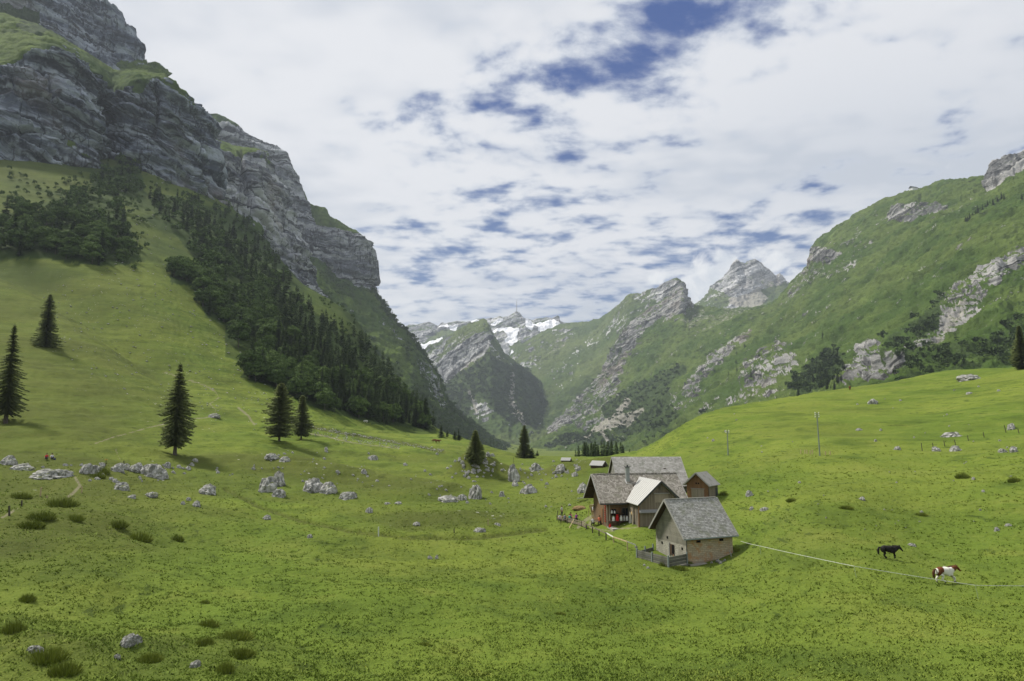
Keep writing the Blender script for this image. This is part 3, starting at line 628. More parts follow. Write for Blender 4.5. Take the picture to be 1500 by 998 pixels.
# ------------------------------------------------------------------ foliage
def leaf_mat(name, a, b, sc=.8):
    t = NT(name); p = t.obj(); n = t.noise(p, sc, 3, .6); r = t.attr('rnd')
    oi = t.n.new('ShaderNodeObjectInfo').outputs['Random']
    c = t.mix(t.m('ADD', t.m('MULTIPLY', n, .5), t.m('MULTIPLY', r, .5)), a, b)
    c = t.mix(t.m('MULTIPLY', oi, .6), c, tuple(x * .55 for x in a)); t.col(c); t.b.inputs['Specular IOR Level'].default_value = .1
    return t.mat
M_NEEDLE = leaf_mat('spruce_needles', (.042, .074, .024), (.105, .150, .046))
M_NEEDLE_OLD = leaf_mat('spruce_needles_near', (.105, .140, .045), (.26, .29, .10))
M_LEAF = leaf_mat('broad_leaves', (.052, .100, .024), (.140, .200, .050))
M_BARK = flat('bark', (.10, .085, .07), .95, .45, 3.)
def spruce_arrays(seed, H, Rad, nb, nt, sag=.28, power=.85, ragged=.25, crown0=.06, tw=.5):
    """needle twigs as small triangles hung on drooping boughs"""
    g = np.random.default_rng(seed)
    h = np.sort(crown0 + (1 - crown0) * g.random(nb) ** .95); h = np.minimum(h, .985)
    L = Rad * ((1 - h) / (1 - crown0)) ** power * (1 - ragged * g.random(nb)) + .12
    L *= np.where(h < crown0 + .12, .55 + .45 * (h - crown0) / .12, 1)
    az = np.arange(nb) * 2.399 + g.random(nb) * .5
    clump = 1 + .22 * np.sin(az * 2 + h * 9 + seed) ; L *= clump
    s = (np.arange(nt) + g.random((nb, nt))) / nt
    rr = L[:, None] * s; drop = (sag * L[:, None] * s ** 1.4) - .10 * L[:, None] * s ** 4 + .12 * L[:, None] * (1 - h[:, None]) * s - .25 * h[:, None] ** 2 * L[:, None] * s
    bx = rr * np.cos(az)[:, None]; by = rr * np.sin(az)[:, None]; bz = H * h[:, None] - drop
    V = []; Rn = []
    for side in (-1, 1):
        w = (tw * L[:, None] * (1 - s) * .55 + tw * .55 + 0 * s) * (.7 + .6 * g.random((nb, nt)))
        aa = az[:, None] + side * (1.0 + .35 * g.random((nb, nt)))
        tipx = bx + w * np.cos(aa); tipy = by + w * np.sin(aa); tipz = bz - w * (.25 + .45 * g.random((nb, nt)))
        wid = .16 * L[:, None] / nt * 6 + .12
        ox = np.cos(az)[:, None] * wid; oy = np.sin(az)[:, None] * wid
        a = np.stack([bx - ox, by - oy, bz + .02 * H / 20], -1); b = np.stack([bx + ox, by + oy, bz - .02], -1); c = np.stack([tipx, tipy, tipz], -1)
        V.append(np.stack([a, b, c], -2).reshape(-1, 3, 3)); Rn.append(np.repeat(g.random(nb * nt), 3))
    # hanging sprays below the bough
    w = (.35 + .25 * g.random((nb, nt))) * tw * (.6 + .25 * L[:, None])
    dx = np.cos(az)[:, None] * wid; dy = np.sin(az)[:, None] * wid
    a = np.stack([bx - dx * 1.2, by - dy * 1.2, bz], -1); b = np.stack([bx + dx * 1.2, by + dy * 1.2, bz], -1); c = np.stack([bx + dx * .3, by + dy * .3, bz - w], -1)
    V.append(np.stack([a, b, c], -2).reshape(-1, 3, 3)); Rn.append(np.repeat(g.random(nb * nt), 3))
    V = np.concatenate(V); Rn = np.concatenate(Rn)
    # leader
    k = 10; zt = H * (1 - .06 * np.arange(k) / k); 
    ang = g.random(k) * 6.28; top = np.stack([np.stack([0 * zt, 0 * zt, zt + .03 * H], -1), np.stack([.10 * np.cos(ang), .10 * np.sin(ang), zt - .02 * H], -1) * 1., np.stack([.14 * np.cos(ang + 2), .14 * np.sin(ang + 2), zt - .04 * H], -1)], 1)
    V = np.concatenate([V, top]); Rn = np.concatenate([Rn, np.full(3 * k, .5)])
    return V.reshape(-1, 3), Rn
def cone_arrays(pts, rads, n=7):
    m = MB(); m.tube(pts, rads, n); return m
def tri_mesh(name, V, Rn, mat): return np_mesh(name, V, np.arange(len(V)).reshape(-1, 3), mat, dict(rnd=Rn), smooth=False)
def broadleaf_arrays(seed, H, Rad, nclump, nleaf, size, low=.12):
    g = np.random.default_rng(seed)
    th = g.random(nclump) * 6.283; u = g.random(nclump) * 1.5 - .5; u = np.clip(u, -.55, 1)
    rr = np.sqrt(np.clip(1 - u * u, 0, 1)) * (.72 + .3 * g.random(nclump)); uz = u * (.8 + .3 * g.random(nclump))
    cx = Rad * rr * np.cos(th); cy = Rad * rr * np.sin(th); cz = H * (low + (1 - low) * .48) + uz * H * (1 - low) * .5
    cr = Rad * (.20 + .22 * g.random(nclump))
    d = g.normal(size=(nclump, nleaf, 3)); d /= np.linalg.norm(d, axis=-1, keepdims=True)
    d[..., 2] = np.where(d[..., 2] < -.2, -d[..., 2] * .6, d[..., 2])
    q = np.stack([cx, cy, cz], -1)[:, None] + d * cr[:, None, None] * (.75 + .35 * g.random((nclump, nleaf, 1)))
    t1 = g.normal(size=d.shape); t1 -= (t1 * d).sum(-1, keepdims=True) * d * .7; t1 /= np.linalg.norm(t1, axis=-1, keepdims=True)
    t2 = np.cross(d + .35 * g.normal(size=d.shape), t1); t2 /= np.linalg.norm(t2, axis=-1, keepdims=True)
    sz = size * (.6 + .8 * g.random((nclump, nleaf, 1)))
    V = np.stack([q - t1 * sz, q + t1 * sz * .9 + t2 * sz * .2, q + t2 * sz * 1.2], -2).reshape(-1, 3)
    return V, np.repeat(g.random(nclump * nleaf) * .6 + np.repeat(g.random(nclump), nleaf) * .4, 3)
def hero_spruce(name, base, H, Rad, seed, label, group=None, nb=420, nt=15, mat=None, **k):
    o = empty(name, (base[0], base[1], base[2] - .15), random.random() * 6, label, 'spruce tree', group)
    tr = MB(); r0 = max(.10, H * .017)
    tr.tube([(0, 0, -.6), (0, 0, .25), (0, 0, H * .1), (.02 * H * .3, 0, H * .5), (0, 0, H * .97)], [r0 * 1.7, r0 * 1.25, r0, r0 * .6, .02], 9)
    tr.build('trunk', M_BARK, o, smooth=True)
    V, Rn = spruce_arrays(seed, H, Rad, nb, nt, **k)
    link('crown', tri_mesh('crown', V, Rn, mat or M_NEEDLE_OLD), o)
    return o
def span(px, py_base, py_top, px0=None):
    """base point on the ground and height of something standing there that reaches photo row py_top"""
    b = hit(px, py_base); t_ = P3(px, py_top, b.y); return b, float(t_[2]) - b.z
T_DEF = [('spruce_tree', 8, 620, 474, 30, dict(crown0=.10, ragged=.6, sag=.42, nb=330, nt=15, tw=.40), 'ragged thin spruce with drooping boughs, cut by the left edge of the picture'),
         ('spruce_tree', 67, 508, 430, 19, dict(crown0=.02, ragged=.35, power=.7, nb=430, nt=12, tw=.45), 'dense cone-shaped spruce alone high on the left slope'),
         ('spruce_tree', 256, 667, 531, 30, dict(crown0=.12, ragged=.55, sag=.4, power=.75, nb=400, nt=15, tw=.42), 'tall lone spruce with bare trunk foot above the boulders'),
         ('spruce_tree', 409, 646, 560, 27, dict(crown0=.10, ragged=.55, sag=.15, power=.55, nb=380, nt=15, tw=.45), 'broad spreading spruce, the larger of the pair on the green slope'),
         ('spruce_tree', 441, 646, 578, 17, dict(crown0=.14, ragged=.5, power=.6, nb=330, nt=13, tw=.45), 'slimmer spruce close beside the broad spreading one'),
         ('spruce_tree', 696, 676, 629, 14, dict(crown0=.0, ragged=.15, power=.7, nb=380, nt=11), 'small dark spruce on top of the rocky grass mound'),
         ('spruce_tree', 768, 672, 622, 12, dict(crown0=.03, ragged=.25, power=.7, nb=380, nt=11), 'narrow pointed spruce rising in front of the distant valley floor'),
         ('spruce_tree', 1498, 540, 476, 15, dict(crown0=.03, ragged=.25, power=.7, nb=380, nt=12), 'spruce on the crest of the right hill at the picture edge')]
for i, (nm, px, py, top, hw, kw, lab) in enumerate(T_DEF):
    b, H = span(px, py, top); hero_spruce(nm, b, H, hw * b.y / 1000. * 1.14, 50 + i, lab, **kw)
# smaller spruces, each one mesh with its trunk
def small_spruce_mesh(seed, H=18., Rad=3.3, nb=130, nt=7, **k):
    V, Rn = spruce_arrays(seed, H, Rad, nb, nt, tw=.75, **k)
    g = np.linspace(0, 6.283, 6)[:-1]; T = []
    for i in range(5):
        a, b = g[i], g[(i + 1) % 5]
        T += [(.3 * math.cos(a), .3 * math.sin(a), -1.5), (.3 * math.cos(b), .3 * math.sin(b), -1.5), (0, 0, H * .8)]
    V2 = np.concatenate([V, np.array(T)]); Rn = np.concatenate([Rn, np.full(15, .3)])
    me = tri_mesh('spruce', V2, Rn, [M_NEEDLE, M_BARK])
    mi = np.zeros(len(V2) // 3, np.int32); mi[-5:] = 1; me.polygons.foreach_set('material_index', mi); return me
SPR = [small_spruce_mesh(300 + i, 18., 3.2 + .5 * (i % 3), power=.7 + .1 * (i % 3), crown0=.02) for i in range(5)]
def broad_mesh(seed, H=13., Rad=5.4, ncl=46, nl=75, size=.52):
    V, Rn = broadleaf_arrays(seed, H, Rad, ncl, nl, size)
    T = []; g = np.linspace(0, 6.283, 6)[:-1]
    for i in range(5):
        a, b = g[i], g[(i + 1) % 5]
        T += [(.35 * math.cos(a), .35 * math.sin(a), -2.), (.35 * math.cos(b), .35 * math.sin(b), -2.), (0, 0, H * .6)]
    V2 = np.concatenate([V, np.array(T)]); Rn = np.concatenate([Rn, np.full(15, .3)])
    me = tri_mesh('broadleaf', V2, Rn, [M_LEAF, M_BARK]); mi = np.zeros(len(V2) // 3, np.int32); mi[-5:] = 1
    me.polygons.foreach_set('material_index', mi); return me
BRD = [broad_mesh(400 + i, 12 + i % 3, 4.9 + .4 * (i % 3)) for i in range(5)]
def put_tree(name, me, x, y, z, s, lab, cat, group, sz=None):
    o = link(name, me); o.location = (x, y, z - .3); o.rotation_euler = (0, 0, random.random() * 6.28); o.scale = (s, s, s * (sz or 1)); tag(o, lab, cat, group); return o
def samp(poly, n, seed):
    g = np.random.default_rng(seed); a = np.array(poly); lo = a.min(0); hi = a.max(0); out = []
    while len(out) < n:
        p = lo + g.random((n * 2, 2)) * (hi - lo); out += list(p[inpoly(p[:, 0], p[:, 1], poly)])
    return np.array(out[:n])
# the wood on the left slope
_sp = []; _br = []
P_main, P_left, P_up, P_iso, P_gul = FOREST_POLY
def addf(poly, n, seed, fs, lo=150, hi=1300):
    q = samp(poly, n, seed)
    for x, y, z, a, b in hits(q[:, 0], q[:, 1], lo, hi):
        (_sp if random.random() < fs(a, b) else _br).append((x, y, z, a, b))
addf(P_main, 620, 1, lambda a, b: .18 + .62 * (a > 400) * (b < 560) + (.45 * (a > 470)) if b < 640 else .9)
addf(P_left, 190, 2, lambda a, b: .18)
addf(P_up, 230, 3, lambda a, b: .45 if a < 330 else .7)
addf(P_iso, 10, 4, lambda a, b: .0)
addf(P_gul, 60, 5, lambda a, b: .25)
addf([(500,606),(560,620),(636,634),(632,618),(590,585),(540,570)], 60, 6, lambda a, b: .97)
for L_, cap in ((_sp, 170), (_br, 300)): L_.sort(key=lambda v: v[1])
extra = _sp[170:], _br[300:]
for i, (x, y, z, a, b) in enumerate(_sp[:170]):
    put_tree('spruce_tree', SPR[i % 5], x, y, z, (.5 + .8 * random.random()) , 'dark spruce in the dense wood below the left cliffs', 'spruce tree', 'spruces of the wood below the left cliffs')
for i, (x, y, z, a, b) in enumerate(_br[:300]):
    put_tree('broadleaf_tree', BRD[i % 5], x, y, z, (.55 + .6 * random.random()), 'round-crowned broadleaf tree in the wood below the left cliffs', 'broadleaf tree', 'broadleaf trees of the wood below the left cliffs', .95)
def merged(name, mats, items, protos, label, cat):
    """a far-off wood read as one mass: one mesh"""
    Vs = []; Rs = []
    for x, y, z, s, k in items:
        V, Rn = protos[k % len(protos)]; a = random.random() * 6.28; c, sn = math.cos(a), math.sin(a)
        Vs.append(np.stack([(V[:, 0] * c - V[:, 1] * sn) * s + x, (V[:, 0] * sn + V[:, 1] * c) * s + y, V[:, 2] * s + z], -1)); Rs.append(Rn * .5 + random.random() * .5)
    o = link(name, tri_mesh(name, np.concatenate(Vs), np.concatenate(Rs), mats)); return tag(o, label, cat, None, 'stuff')
LOS = [spruce_arrays(500 + i, 16., 3.2, 46, 3, tw=1.2, crown0=.02) for i in range(3)]
LOB = [broadleaf_arrays(520 + i, 10., 4.4, 20, 9, 1.15) for i in range(3)]
merged('far_spruce_wood', M_NEEDLE, [(x, y, z, .7 + .5 * random.random(), i) for i, (x, y, z, a, b) in enumerate(extra[0])], LOS, 'dark spruces thinning out high below the left cliffs', 'wood')
merged('far_broadleaf_wood', M_LEAF, [(x, y, z, .6 + .5 * random.random(), i) for i, (x, y, z, a, b) in enumerate(extra[1])] +
       [(x, y, z, .2 + .3 * random.random(), i) for i, (x, y, z, a, b) in enumerate(hits(*samp([(0,240),(60,275),(210,230),(310,300),(430,390),(540,440),(600,500),(640,590),(560,560),(470,450),(360,300),(250,270),(200,400),(0,330)], 500, 77).T, 300, 1400))], LOB, 'low green scrub and broadleaf trees scattered under the cliffs', 'wood')
# young spruces standing free along the lower edge of the wood
for px, py, top, hw in [(646,641,622,5),(672,645,629,4.5),(666,644,631,4),(690,642,636,2.5),(718,652,641,3),(723,655,642,4),(728,657,645,4),(655,640,630,3),(779,671,656,7),(787,668,660,3)]:
    b, H = span(px, py, top); o = put_tree('spruce_tree', SPR[int(px) % 5], b.x, b.y, b.z + .3, H / 18., 'small young spruce on the grass rim between the wood and the valley', 'spruce tree', 'young spruces on the grass rim')
    q = hw * b.y / 1000. / (H / 18. * 3.2); o.scale[0] *= q; o.scale[1] *= q
# single bushy tree at the foot of the slope wood, left of the big forest
b, H = span(349, 508, 474); put_tree('broadleaf_tree', BRD[1], b.x, b.y, b.z, H / 12., 'rounded bushy tree standing free on the meadow side of the wood', 'broadleaf tree', None)
b, H = span(252, 397, 377); put_tree('broadleaf_tree', BRD[2], b.x, b.y, b.z, H / 13., 'single small bushy tree high on the stony slope left of the wood', 'broadleaf tree', None)
# spruce grove behind the huts
for i in range(38):
    px = 838 + 86 * random.random(); py = 671 + 3 * random.random(); d = 330 + 120 * random.random()
    x, y, _ = P3(px, py, d); z = gz(x, y); top = 645 + 8 * random.random() + max(0, (852 - px)) * .7 + max(0, (px - 905)) * .5
    H = float(P3(px, top, d)[2]) - z
    if H > 3: put_tree('spruce_tree', SPR[i % 5], x, y, z + .3, H / 18., 'dark spruce in the grove behind the two far huts', 'spruce tree', 'spruces of the grove behind the far huts', 1.).scale[0] *= 1.0
# woods on the far slopes, placed on the relief itself
def scatter(key, n, thr, protos, size, seed, name, mat, label, where=None):
    o, V, att, PX, PY = SHEETS[key]; g = np.random.default_rng(seed)
    w = np.clip(att['forest'][:V.shape[0]] - thr, 0, 1) * (PY < 668)
    if where is not None: w = where(PX, PY) * 1.0
    w = (w / w.sum()).ravel(); idx = g.choice(w.size, n, p=w); P = V.reshape(-1, 3)[idx]
    jx = g.normal(size=(n, 2)) * 3
    return merged(name, mat, [(p[0] + j[0], p[1] + j[1], p[2] - .8, size * (.55 + .8 * g.random()), i) for i, (p, j) in enumerate(zip(P, jx))], protos, label, 'wood')
MIX = LOS + LOB
T1 = [spruce_arrays(540, 16., 3.4, 16, 2, tw=1.6, crown0=.02)] * 1 + [broadleaf_arrays(541, 10., 4.6, 9, 7, 1.9), broadleaf_arrays(542, 10., 4.6, 9, 7, 1.9)]
scatter('Rt', 1500, .3, T1, .9, 1, 'far_slope_wood', M_NEEDLE, 'dark wood in the folds of the far right mountainside')
scatter('D', 2600, .2, T1, .9, 2, 'far_left_wood', M_LEAF, 'dark wooded mountainside below the pale cliff nose')
scatter('Fm', 1500, .4, T1, 1.3, 3, 'valley_head_wood', M_NEEDLE, 'dark wood clinging to the steep bastion at the valley head')
# dark spruce stand on the right mountain and the line of spruces under the rock head: countable, separate trees
def on_sheet(key, px, py):
    o, V, att, PX, PY = SHEETS[key]; a, b = proj(V[..., 0], V[..., 1], V[..., 2])
    k = np.argmin((a - px) ** 2 + (b - py) ** 2 + (V[..., 1] * .0001)); return V.reshape(-1, 3)[k]
for i, (px, py) in enumerate(samp([(1158,580),(1166,562),(1190,540),(1212,524),(1222,520),(1238,535),(1246,545),(1232,562),(1225,577),(1190,584)], 42, 9)):
    p = on_sheet('Rt', px, py); put_tree('spruce_tree', SPR[i % 5], p[0], p[1], p[2], .55 + .4 * random.random(), 'spruce of the dark stand on the mountainside behind the right hill crest', 'spruce tree', 'spruces of the stand behind the right hill crest')
for i in range(16):
    f = i / 15; px = 1414 + 56 * f + random.uniform(-1, 1); py = 325 - 35 * f + random.uniform(-2, 2)
    p = on_sheet('Rt', px, py); put_tree('spruce_tree', SPR[i % 5], p[0], p[1], p[2], .6 + .35 * random.random(), 'spruce in the thin row climbing to the rock head on the right skyline', 'spruce tree', 'spruces in the row below the right rock head')
for px, py in [(1075,512),(1079,520),(1078,533),(1080,545),(1099,540),(1042,548),(1046,546),(1112,522),(1205,492),(1240,494),(1497,292),(1205,497),(1132,515),(1090,508),(1067,552),(1100,552)]:
    p = on_sheet('Rt', px, py); put_tree('spruce_tree', SPR[px % 5], p[0], p[1], p[2], .6 + .3 * random.random(), 'lone spruce scattered on the green alp of the right mountain', 'spruce tree', 'lone spruces on the right alp')
# ------------------------------------------------------------------ building materials
def roof_mat(name, a, b, c):
    t = NT(name); o = t.obj(); r = t.attr('rnd'); n = t.noise(o, 1.1, 4, .6); f = t.noise(o, 14, 3, .6)
    k = t.mix(r, a, b); k = t.mix(t.step(n, .48, .7, 0, .75), k, c); k = t.mix(t.step(f, .5, .8, 0, .4), k, tuple(x * .5 for x in a)); t.col(k); t.bump(f, .01, .6); return t.mat
M_SHINGLE = roof_mat('silver_wood_shingles', (.23, .225, .205), (.43, .425, .40), (.19, .20, .14))
M_SHINGLE2 = roof_mat('brown_grey_shingles', (.16, .145, .12), (.36, .335, .295), (.18, .175, .13))
M_SHINGLE3 = roof_mat('smooth_old_shingles', (.26, .25, .23), (.38, .37, .345), (.17, .175, .14))
def plank_mat(name, a, b, w=.18, horiz=False, stain=(.05, .05, .05), st=.5, axis=None):
    t = NT(name); o = t.obj(); x, y, z = t.sep(o)
    u = z if horiz else t.m('ADD', x, y)
    cell = t.m('FLOOR', t.m('DIVIDE', u, w)); wn = t.n.new('ShaderNodeTexWhiteNoise'); wn.noise_dimensions = '1D'; t.put(wn.inputs['W'], cell)
    gr = t.noise(t.mapping(o, (1, 1, 12) if horiz else (12, 12, 1)), 2., 4, .6)
    k = t.mix(t.m('ADD', t.m('MULTIPLY', wn.outputs[0], .5), t.m('MULTIPLY', gr, .5)), a, b)
    fr = t.m('ABSOLUTE', t.m('SUBTRACT', t.m('FRACT', t.m('DIVIDE', u, w)), .5)); k = t.mix(t.step(fr, .42, .49, 0, .8), k, tuple(c * .25 for c in a))
    n = t.noise(t.mapping(o, (.9, .9, .35)), 1., 4, .6); k = t.mix(t.step(n, .5, .68, 0, st), k, stain)
    t.col(k); t.bump(t.m('MULTIPLY', fr, -1.), .03, .7); return t.mat
M_WBROWN = plank_mat('brown_weathered_boards', (.12, .078, .046), (.26, .175, .105), .17)
M_WGREY = plank_mat('grey_weathered_boards', (.14, .120, .092), (.30, .25, .185), .16, False, (.045, .048, .052), .75)
M_WORANGE = plank_mat('sunburnt_boards', (.16, .085, .042), (.29, .165, .085), .2, False, (.08, .05, .03), .5)
M_WPALE = plank_mat('pale_plank_panel', (.26, .22, .165), (.36, .31, .24), .2, False, (.12, .11, .1), .5)
M_WHOR = plank_mat('grey_rail_boards', (.10, .10, .088), (.21, .205, .175), .22, True, (.06, .06, .05), .5)
M_WDARK = plank_mat('dark_soffit_boards', (.055, .037, .024), (.10, .068, .044), .2)
M_SHWALL = plank_mat('small_scale_cladding', (.19, .18, .145), (.30, .285, .235), .12, True, (.10, .105, .08), .5)
M_POSTG = flat('grey_post', (.20, .23, .22), .8); M_TRIM = flat('pale_barge_board', (.30, .295, .275), .8, .2); M_DTRIM = flat('dark_barge_board', (.055, .06, .06), .8)
def wall_mat(name, a, b, c, row=.2):
    t = NT(name); o = t.obj(); x, y, z = t.sep(o)
    n = t.n.new('ShaderNodeTexBrick'); t.put(n.inputs['Vector'], t.comb(t.m('ADD', x, y), t.m('ADD', z, t.m('MULTIPLY', t.noise(o, 1.5, 2), .12)), 0.)); n.inputs['Scale'].default_value = 1
    n.inputs['Brick Width'].default_value = .55; n.inputs['Row Height'].default_value = row; n.inputs['Mortar Size'].default_value = .02
    t.put(n.inputs['Color1'], a); t.put(n.inputs['Color2'], b); t.put(n.inputs['Mortar'], tuple(q * .55 for q in a))
    big = t.noise(o, .7, 4, .65); k = t.mix(t.step(big, .48, .62, 0, .85), n.outputs[0], c)
    k = t.mix(t.step(t.noise(o, 4, 4, .7), .5, .8, 0, .5), k, (.10, .095, .085))
    k = t.mix(t.step(z, .75, .25, 0, .6), k, (.17, .165, .14))
    t.col(k); t.bump(n.outputs[1], -.02, .8); return t.mat
M_MASON = wall_mat('patched_masonry', (.56, .47, .35), (.44, .35, .25), (.46, .25, .12))
M_MASON2 = wall_mat('limewashed_masonry', (.44, .42, .35), (.36, .345, .285), (.28, .265, .22))
M_STONEW = wall_mat('rubble_stone', (.27, .265, .25), (.19, .185, .175), (.15, .14, .12), .3)
M_CONC = flat('pale_concrete', (.34, .32, .28), .9, .3, 2.); M_METAL = flat('pale_sheet_metal', (.46, .455, .435), .5, .12, 1.5)
M_GLASS = flat('dark_window_glass', (.02, .025, .03), .2, .2); M_BLACK = flat('black_opening', (.008, .008, .008), 1, .1)
M_RED = flat('red_plastic', (.50, .02, .02), .5, .15); M_WHITE = flat('white_enamel', (.72, .72, .70), .4, .1); M_BLUE = flat('blue_plastic', (.03, .09, .42), .5)
M_GREEN = flat('light_green_plastic', (.35, .52, .16), .5); M_REDW = flat('red_shutter', (.20, .035, .022), .8); M_CURT = flat('white_fabric', (.66, .64, .60), .9)
def shingles(m, u0, u1, P0, P1, course=.22, wid=.16, thick=.03, seed=0, off=.0, mi=0, clip=None):
    """individual shingles covering the slope from eave line P0(y,z) to ridge P1(y,z) between x=u0..u1"""
    g = random.Random(seed); (y0, z0), (y1, z1) = P0, P1; L = math.hypot(y1 - y0, z1 - z0); dy, dz = (y1 - y0) / L, (z1 - z0) / L
    ny, nz = -dz * (1 if dy > 0 else -1), abs(dy)
    n = int(L / course)
    for k in range(n + 1):
        s0 = k * L / (n + 1) ; s1 = s0 + L / (n + 1) * 1.25; x = u0 - .0 + g.random() * -.0
        while x < u1:
            w = wid * g.uniform(.6, 1.5); xe = min(x + w, u1)
            a = s0 + g.uniform(-.02, .02); lift = g.uniform(.8, 1.3) * thick
            if clip and clip((x + xe) / 2, y0 + dy * s0): x = xe; continue
            def pt(xx, s, h): return (xx, y0 + dy * s + ny * h, z0 + dz * s + nz * h)
            vs = [pt(x, a, lift), pt(xe, a, lift), pt(xe, min(s1, L), .006), pt(x, min(s1, L), .006), pt(x, a, 0), pt(xe, a, 0)]
            m.add(vs, [(0, 1, 2, 3), (4, 5, 1, 0)], mi, g.random()); x = xe + .012
def gable_roof(parent, name, L0, L1, hw_f, hw_b, zr, zf, zb, mat, th=.14, sh=True, seed=0, wid=.17, course=.24, clip=None, trim=True, tmat=None):
    m = MB()
    m.prism([(-hw_f, zf), (0, zr), (0, zr - th), (-hw_f, zf - th)], 'x', L0, L1, 1)
    m.prism([(hw_b, zb), (0, zr - .001), (0, zr - th - .001), (hw_b, zb - th)], 'x', L0, L1, 1)
    if sh:
        shingles(m, L0, L1, (-hw_f, zf), (0, zr), course, wid, seed=seed, clip=clip); shingles(m, L0, L1, (hw_b, zb), (0, zr), course, wid, seed=seed + 1)
    r = m.build(name, [mat, M_WDARK], parent)
    if trim:
        for x in (L0, L1):
            e = .035 if x == L1 else -.035
            for (a, za) in ((-hw_f, zf), (hw_b, zb)):
                q = MB().beam((x + e, a, za - .04), (x + e, 0, zr - .04), .06, .2); q.build('barge_board', tmat or M_TRIM, r)
    return r
def window(parent, x0, x1, z0, z1, y, fmat, nx=2, nz=2, face='y', sgn=-1, name='window'):
    """framed window proud of the wall at y (face 'y') or x (face 'x')"""
    def bx(m, a0, a1, b0, b1, d0, d1):
        d0, d1 = sorted((y + sgn * d0, y + sgn * d1))
        return m.box(a0, a1, d0, d1, b0, b1) if face == 'y' else m.box(d0, d1, a0, a1, b0, b1)
    m = MB(); w = .07
    bx(m, x0, x0 + w, z0, z1, .0, .06); bx(m, x1 - w, x1, z0, z1, .0, .06); bx(m, x0 + w, x1 - w, z0, z0 + w, .0, .06); bx(m, x0 + w, x1 - w, z1 - w, z1, .0, .06)
    for i in range(1, nx): c = x0 + (x1 - x0) * i / nx; bx(m, c - .02, c + .02, z0 + w, z1 - w, .01, .05)
    o = m.build(name, fmat, parent); g = bx(MB(), x0 + w, x1 - w, z0 + w, z1 - w, .003, .012); g.build('pane', M_GLASS, o); return o
def panel(parent, name, mat, x0, x1, z0, z1, y, d=.04, face='y', sgn=-1):
    a, b = sorted((y, y + sgn * d)); m = MB()
    m.box(x0, x1, a, b, z0, z1) if face == 'y' else m.box(a, b, x0, x1, z0, z1); return m.build(name, mat, parent)
# ------------------------------------------------------------------ stone barn (nearest)
BX, BY, BZ, BT = 17.6, 80.7, -15.1, R(23)
barn = empty('stone_barn', (BX, BY, BZ), BT, 'small stone barn with silvery shingle roof, nearest of the buildings', 'barn')
rb = gable_roof(barn, 'roof', 0, 7.5, 3.5, 3.2, 7.1, 3.16, 3.5, M_SHINGLE, seed=5, wid=.2, course=.2)
MB().box(-.05, 7.55, -3.64, -3.52, 3.02, 3.14).build('gutter', M_POSTG, rb)
MB().box(.1, 7.4, -.1, .1, 7.10, 7.17).build('ridge_cap', M_TRIM, rb)
w = MB(); w.box(.75, 7.2, -2.9, 2.8, -1.5, 3.0); w.build('masonry_wall', M_MASON, barn)
g = MB(); g.prism([(-2.93, 2.3), (-2.93, 3.55), (0, 6.85), (2.83, 3.7), (2.83, 2.3)], 'x', .70, .748); g.build('gable_boarding', M_SHWALL, barn)
g = MB(); g.prism([(-2.9, 3.0), (-2.9, 3.6), (0, 6.86), (2.8, 3.7), (2.8, 3.0)], 'x', .76, 7.15); g.build('gable_wall', M_WBROWN, barn)
g = MB(); g.box(.69, .749, -2.92, 2.82, -1, 2.28); g.build('gable_base', M_MASON2, barn)
g = MB(); g.box(.71, .80, -2.95, -2.85, -1, 3.5); g.box(.715, .8, 2.75, 2.86, -1, 3.5); g.build('corner_post', M_WGREY, barn)
d = MB().box(.64, .688, -.75, .1, .9, 2.1).build('door', M_WDARK, barn); MB().box(.62, .639, -.7, -.35, 1.1, 2.05).build('opening', M_BLACK, d)
MB().box(.60, .688, .1, .22, .8, 2.25).build('door_post', M_TRIM, barn)
for (a, z) in ((-2.2, 1.9), (1.6, 2.0), (.55, 2.75)):
    MB().box(.66, .69, a - .13, a + .13, z - .13, z + .13).build('vent_hole', M_BLACK, barn)
for a in (2.4, 5.6): MB().box(a - .28, a + .28, -2.93, -2.89, 2.55, 2.8).build('vent_hole', M_BLACK, barn)
MB().box(.8, 7.25, -2.99, -2.902, 2.85, 3.05).build('wall_plate', M_WORANGE, barn)
m = MB(); m.prism([(-3.5, -1), (-2.9, -1), (-2.9, 1.1)], 'x', 6.85, 7.25); m.build('buttress', M_CONC, barn)
MB().box(.8, 3.9, -3.5, -2.905, -1, .35).build('plinth', M_CONC, barn)
# drinking trough and boards leaning by the barn
tr = empty('wooden_trough', (BX + 6.1, BY - 1.9, BZ + .05), BT, 'grey wooden water trough against the long wall of the stone barn', 'trough')
m = MB(); m.box(-1., 1., -.3, .3, .0, .1); m.box(-1., 1., -.3, -.22, .1, .55); m.box(-1, 1, .22, .3, .1, .55); m.box(-1, -.92, -.22, .22, .1, .55); m.box(.92, 1, -.22, .22, .1, .55); m.build('basin', M_WHOR, tr)
MB().beam((-1.15, -.34, .56), (1.1, -.34, .62), .05, .1).build('rim_board', M_TRIM, tr)
b = MB().beam((0, 0, 0), (-.35, .45, 1.55), .1, .06).build('board', M_TRIM); b.location = (BX + 7.3, BY - 1.6, BZ + .1); tag(b, 'pale board leaning beside the wooden trough', 'board')
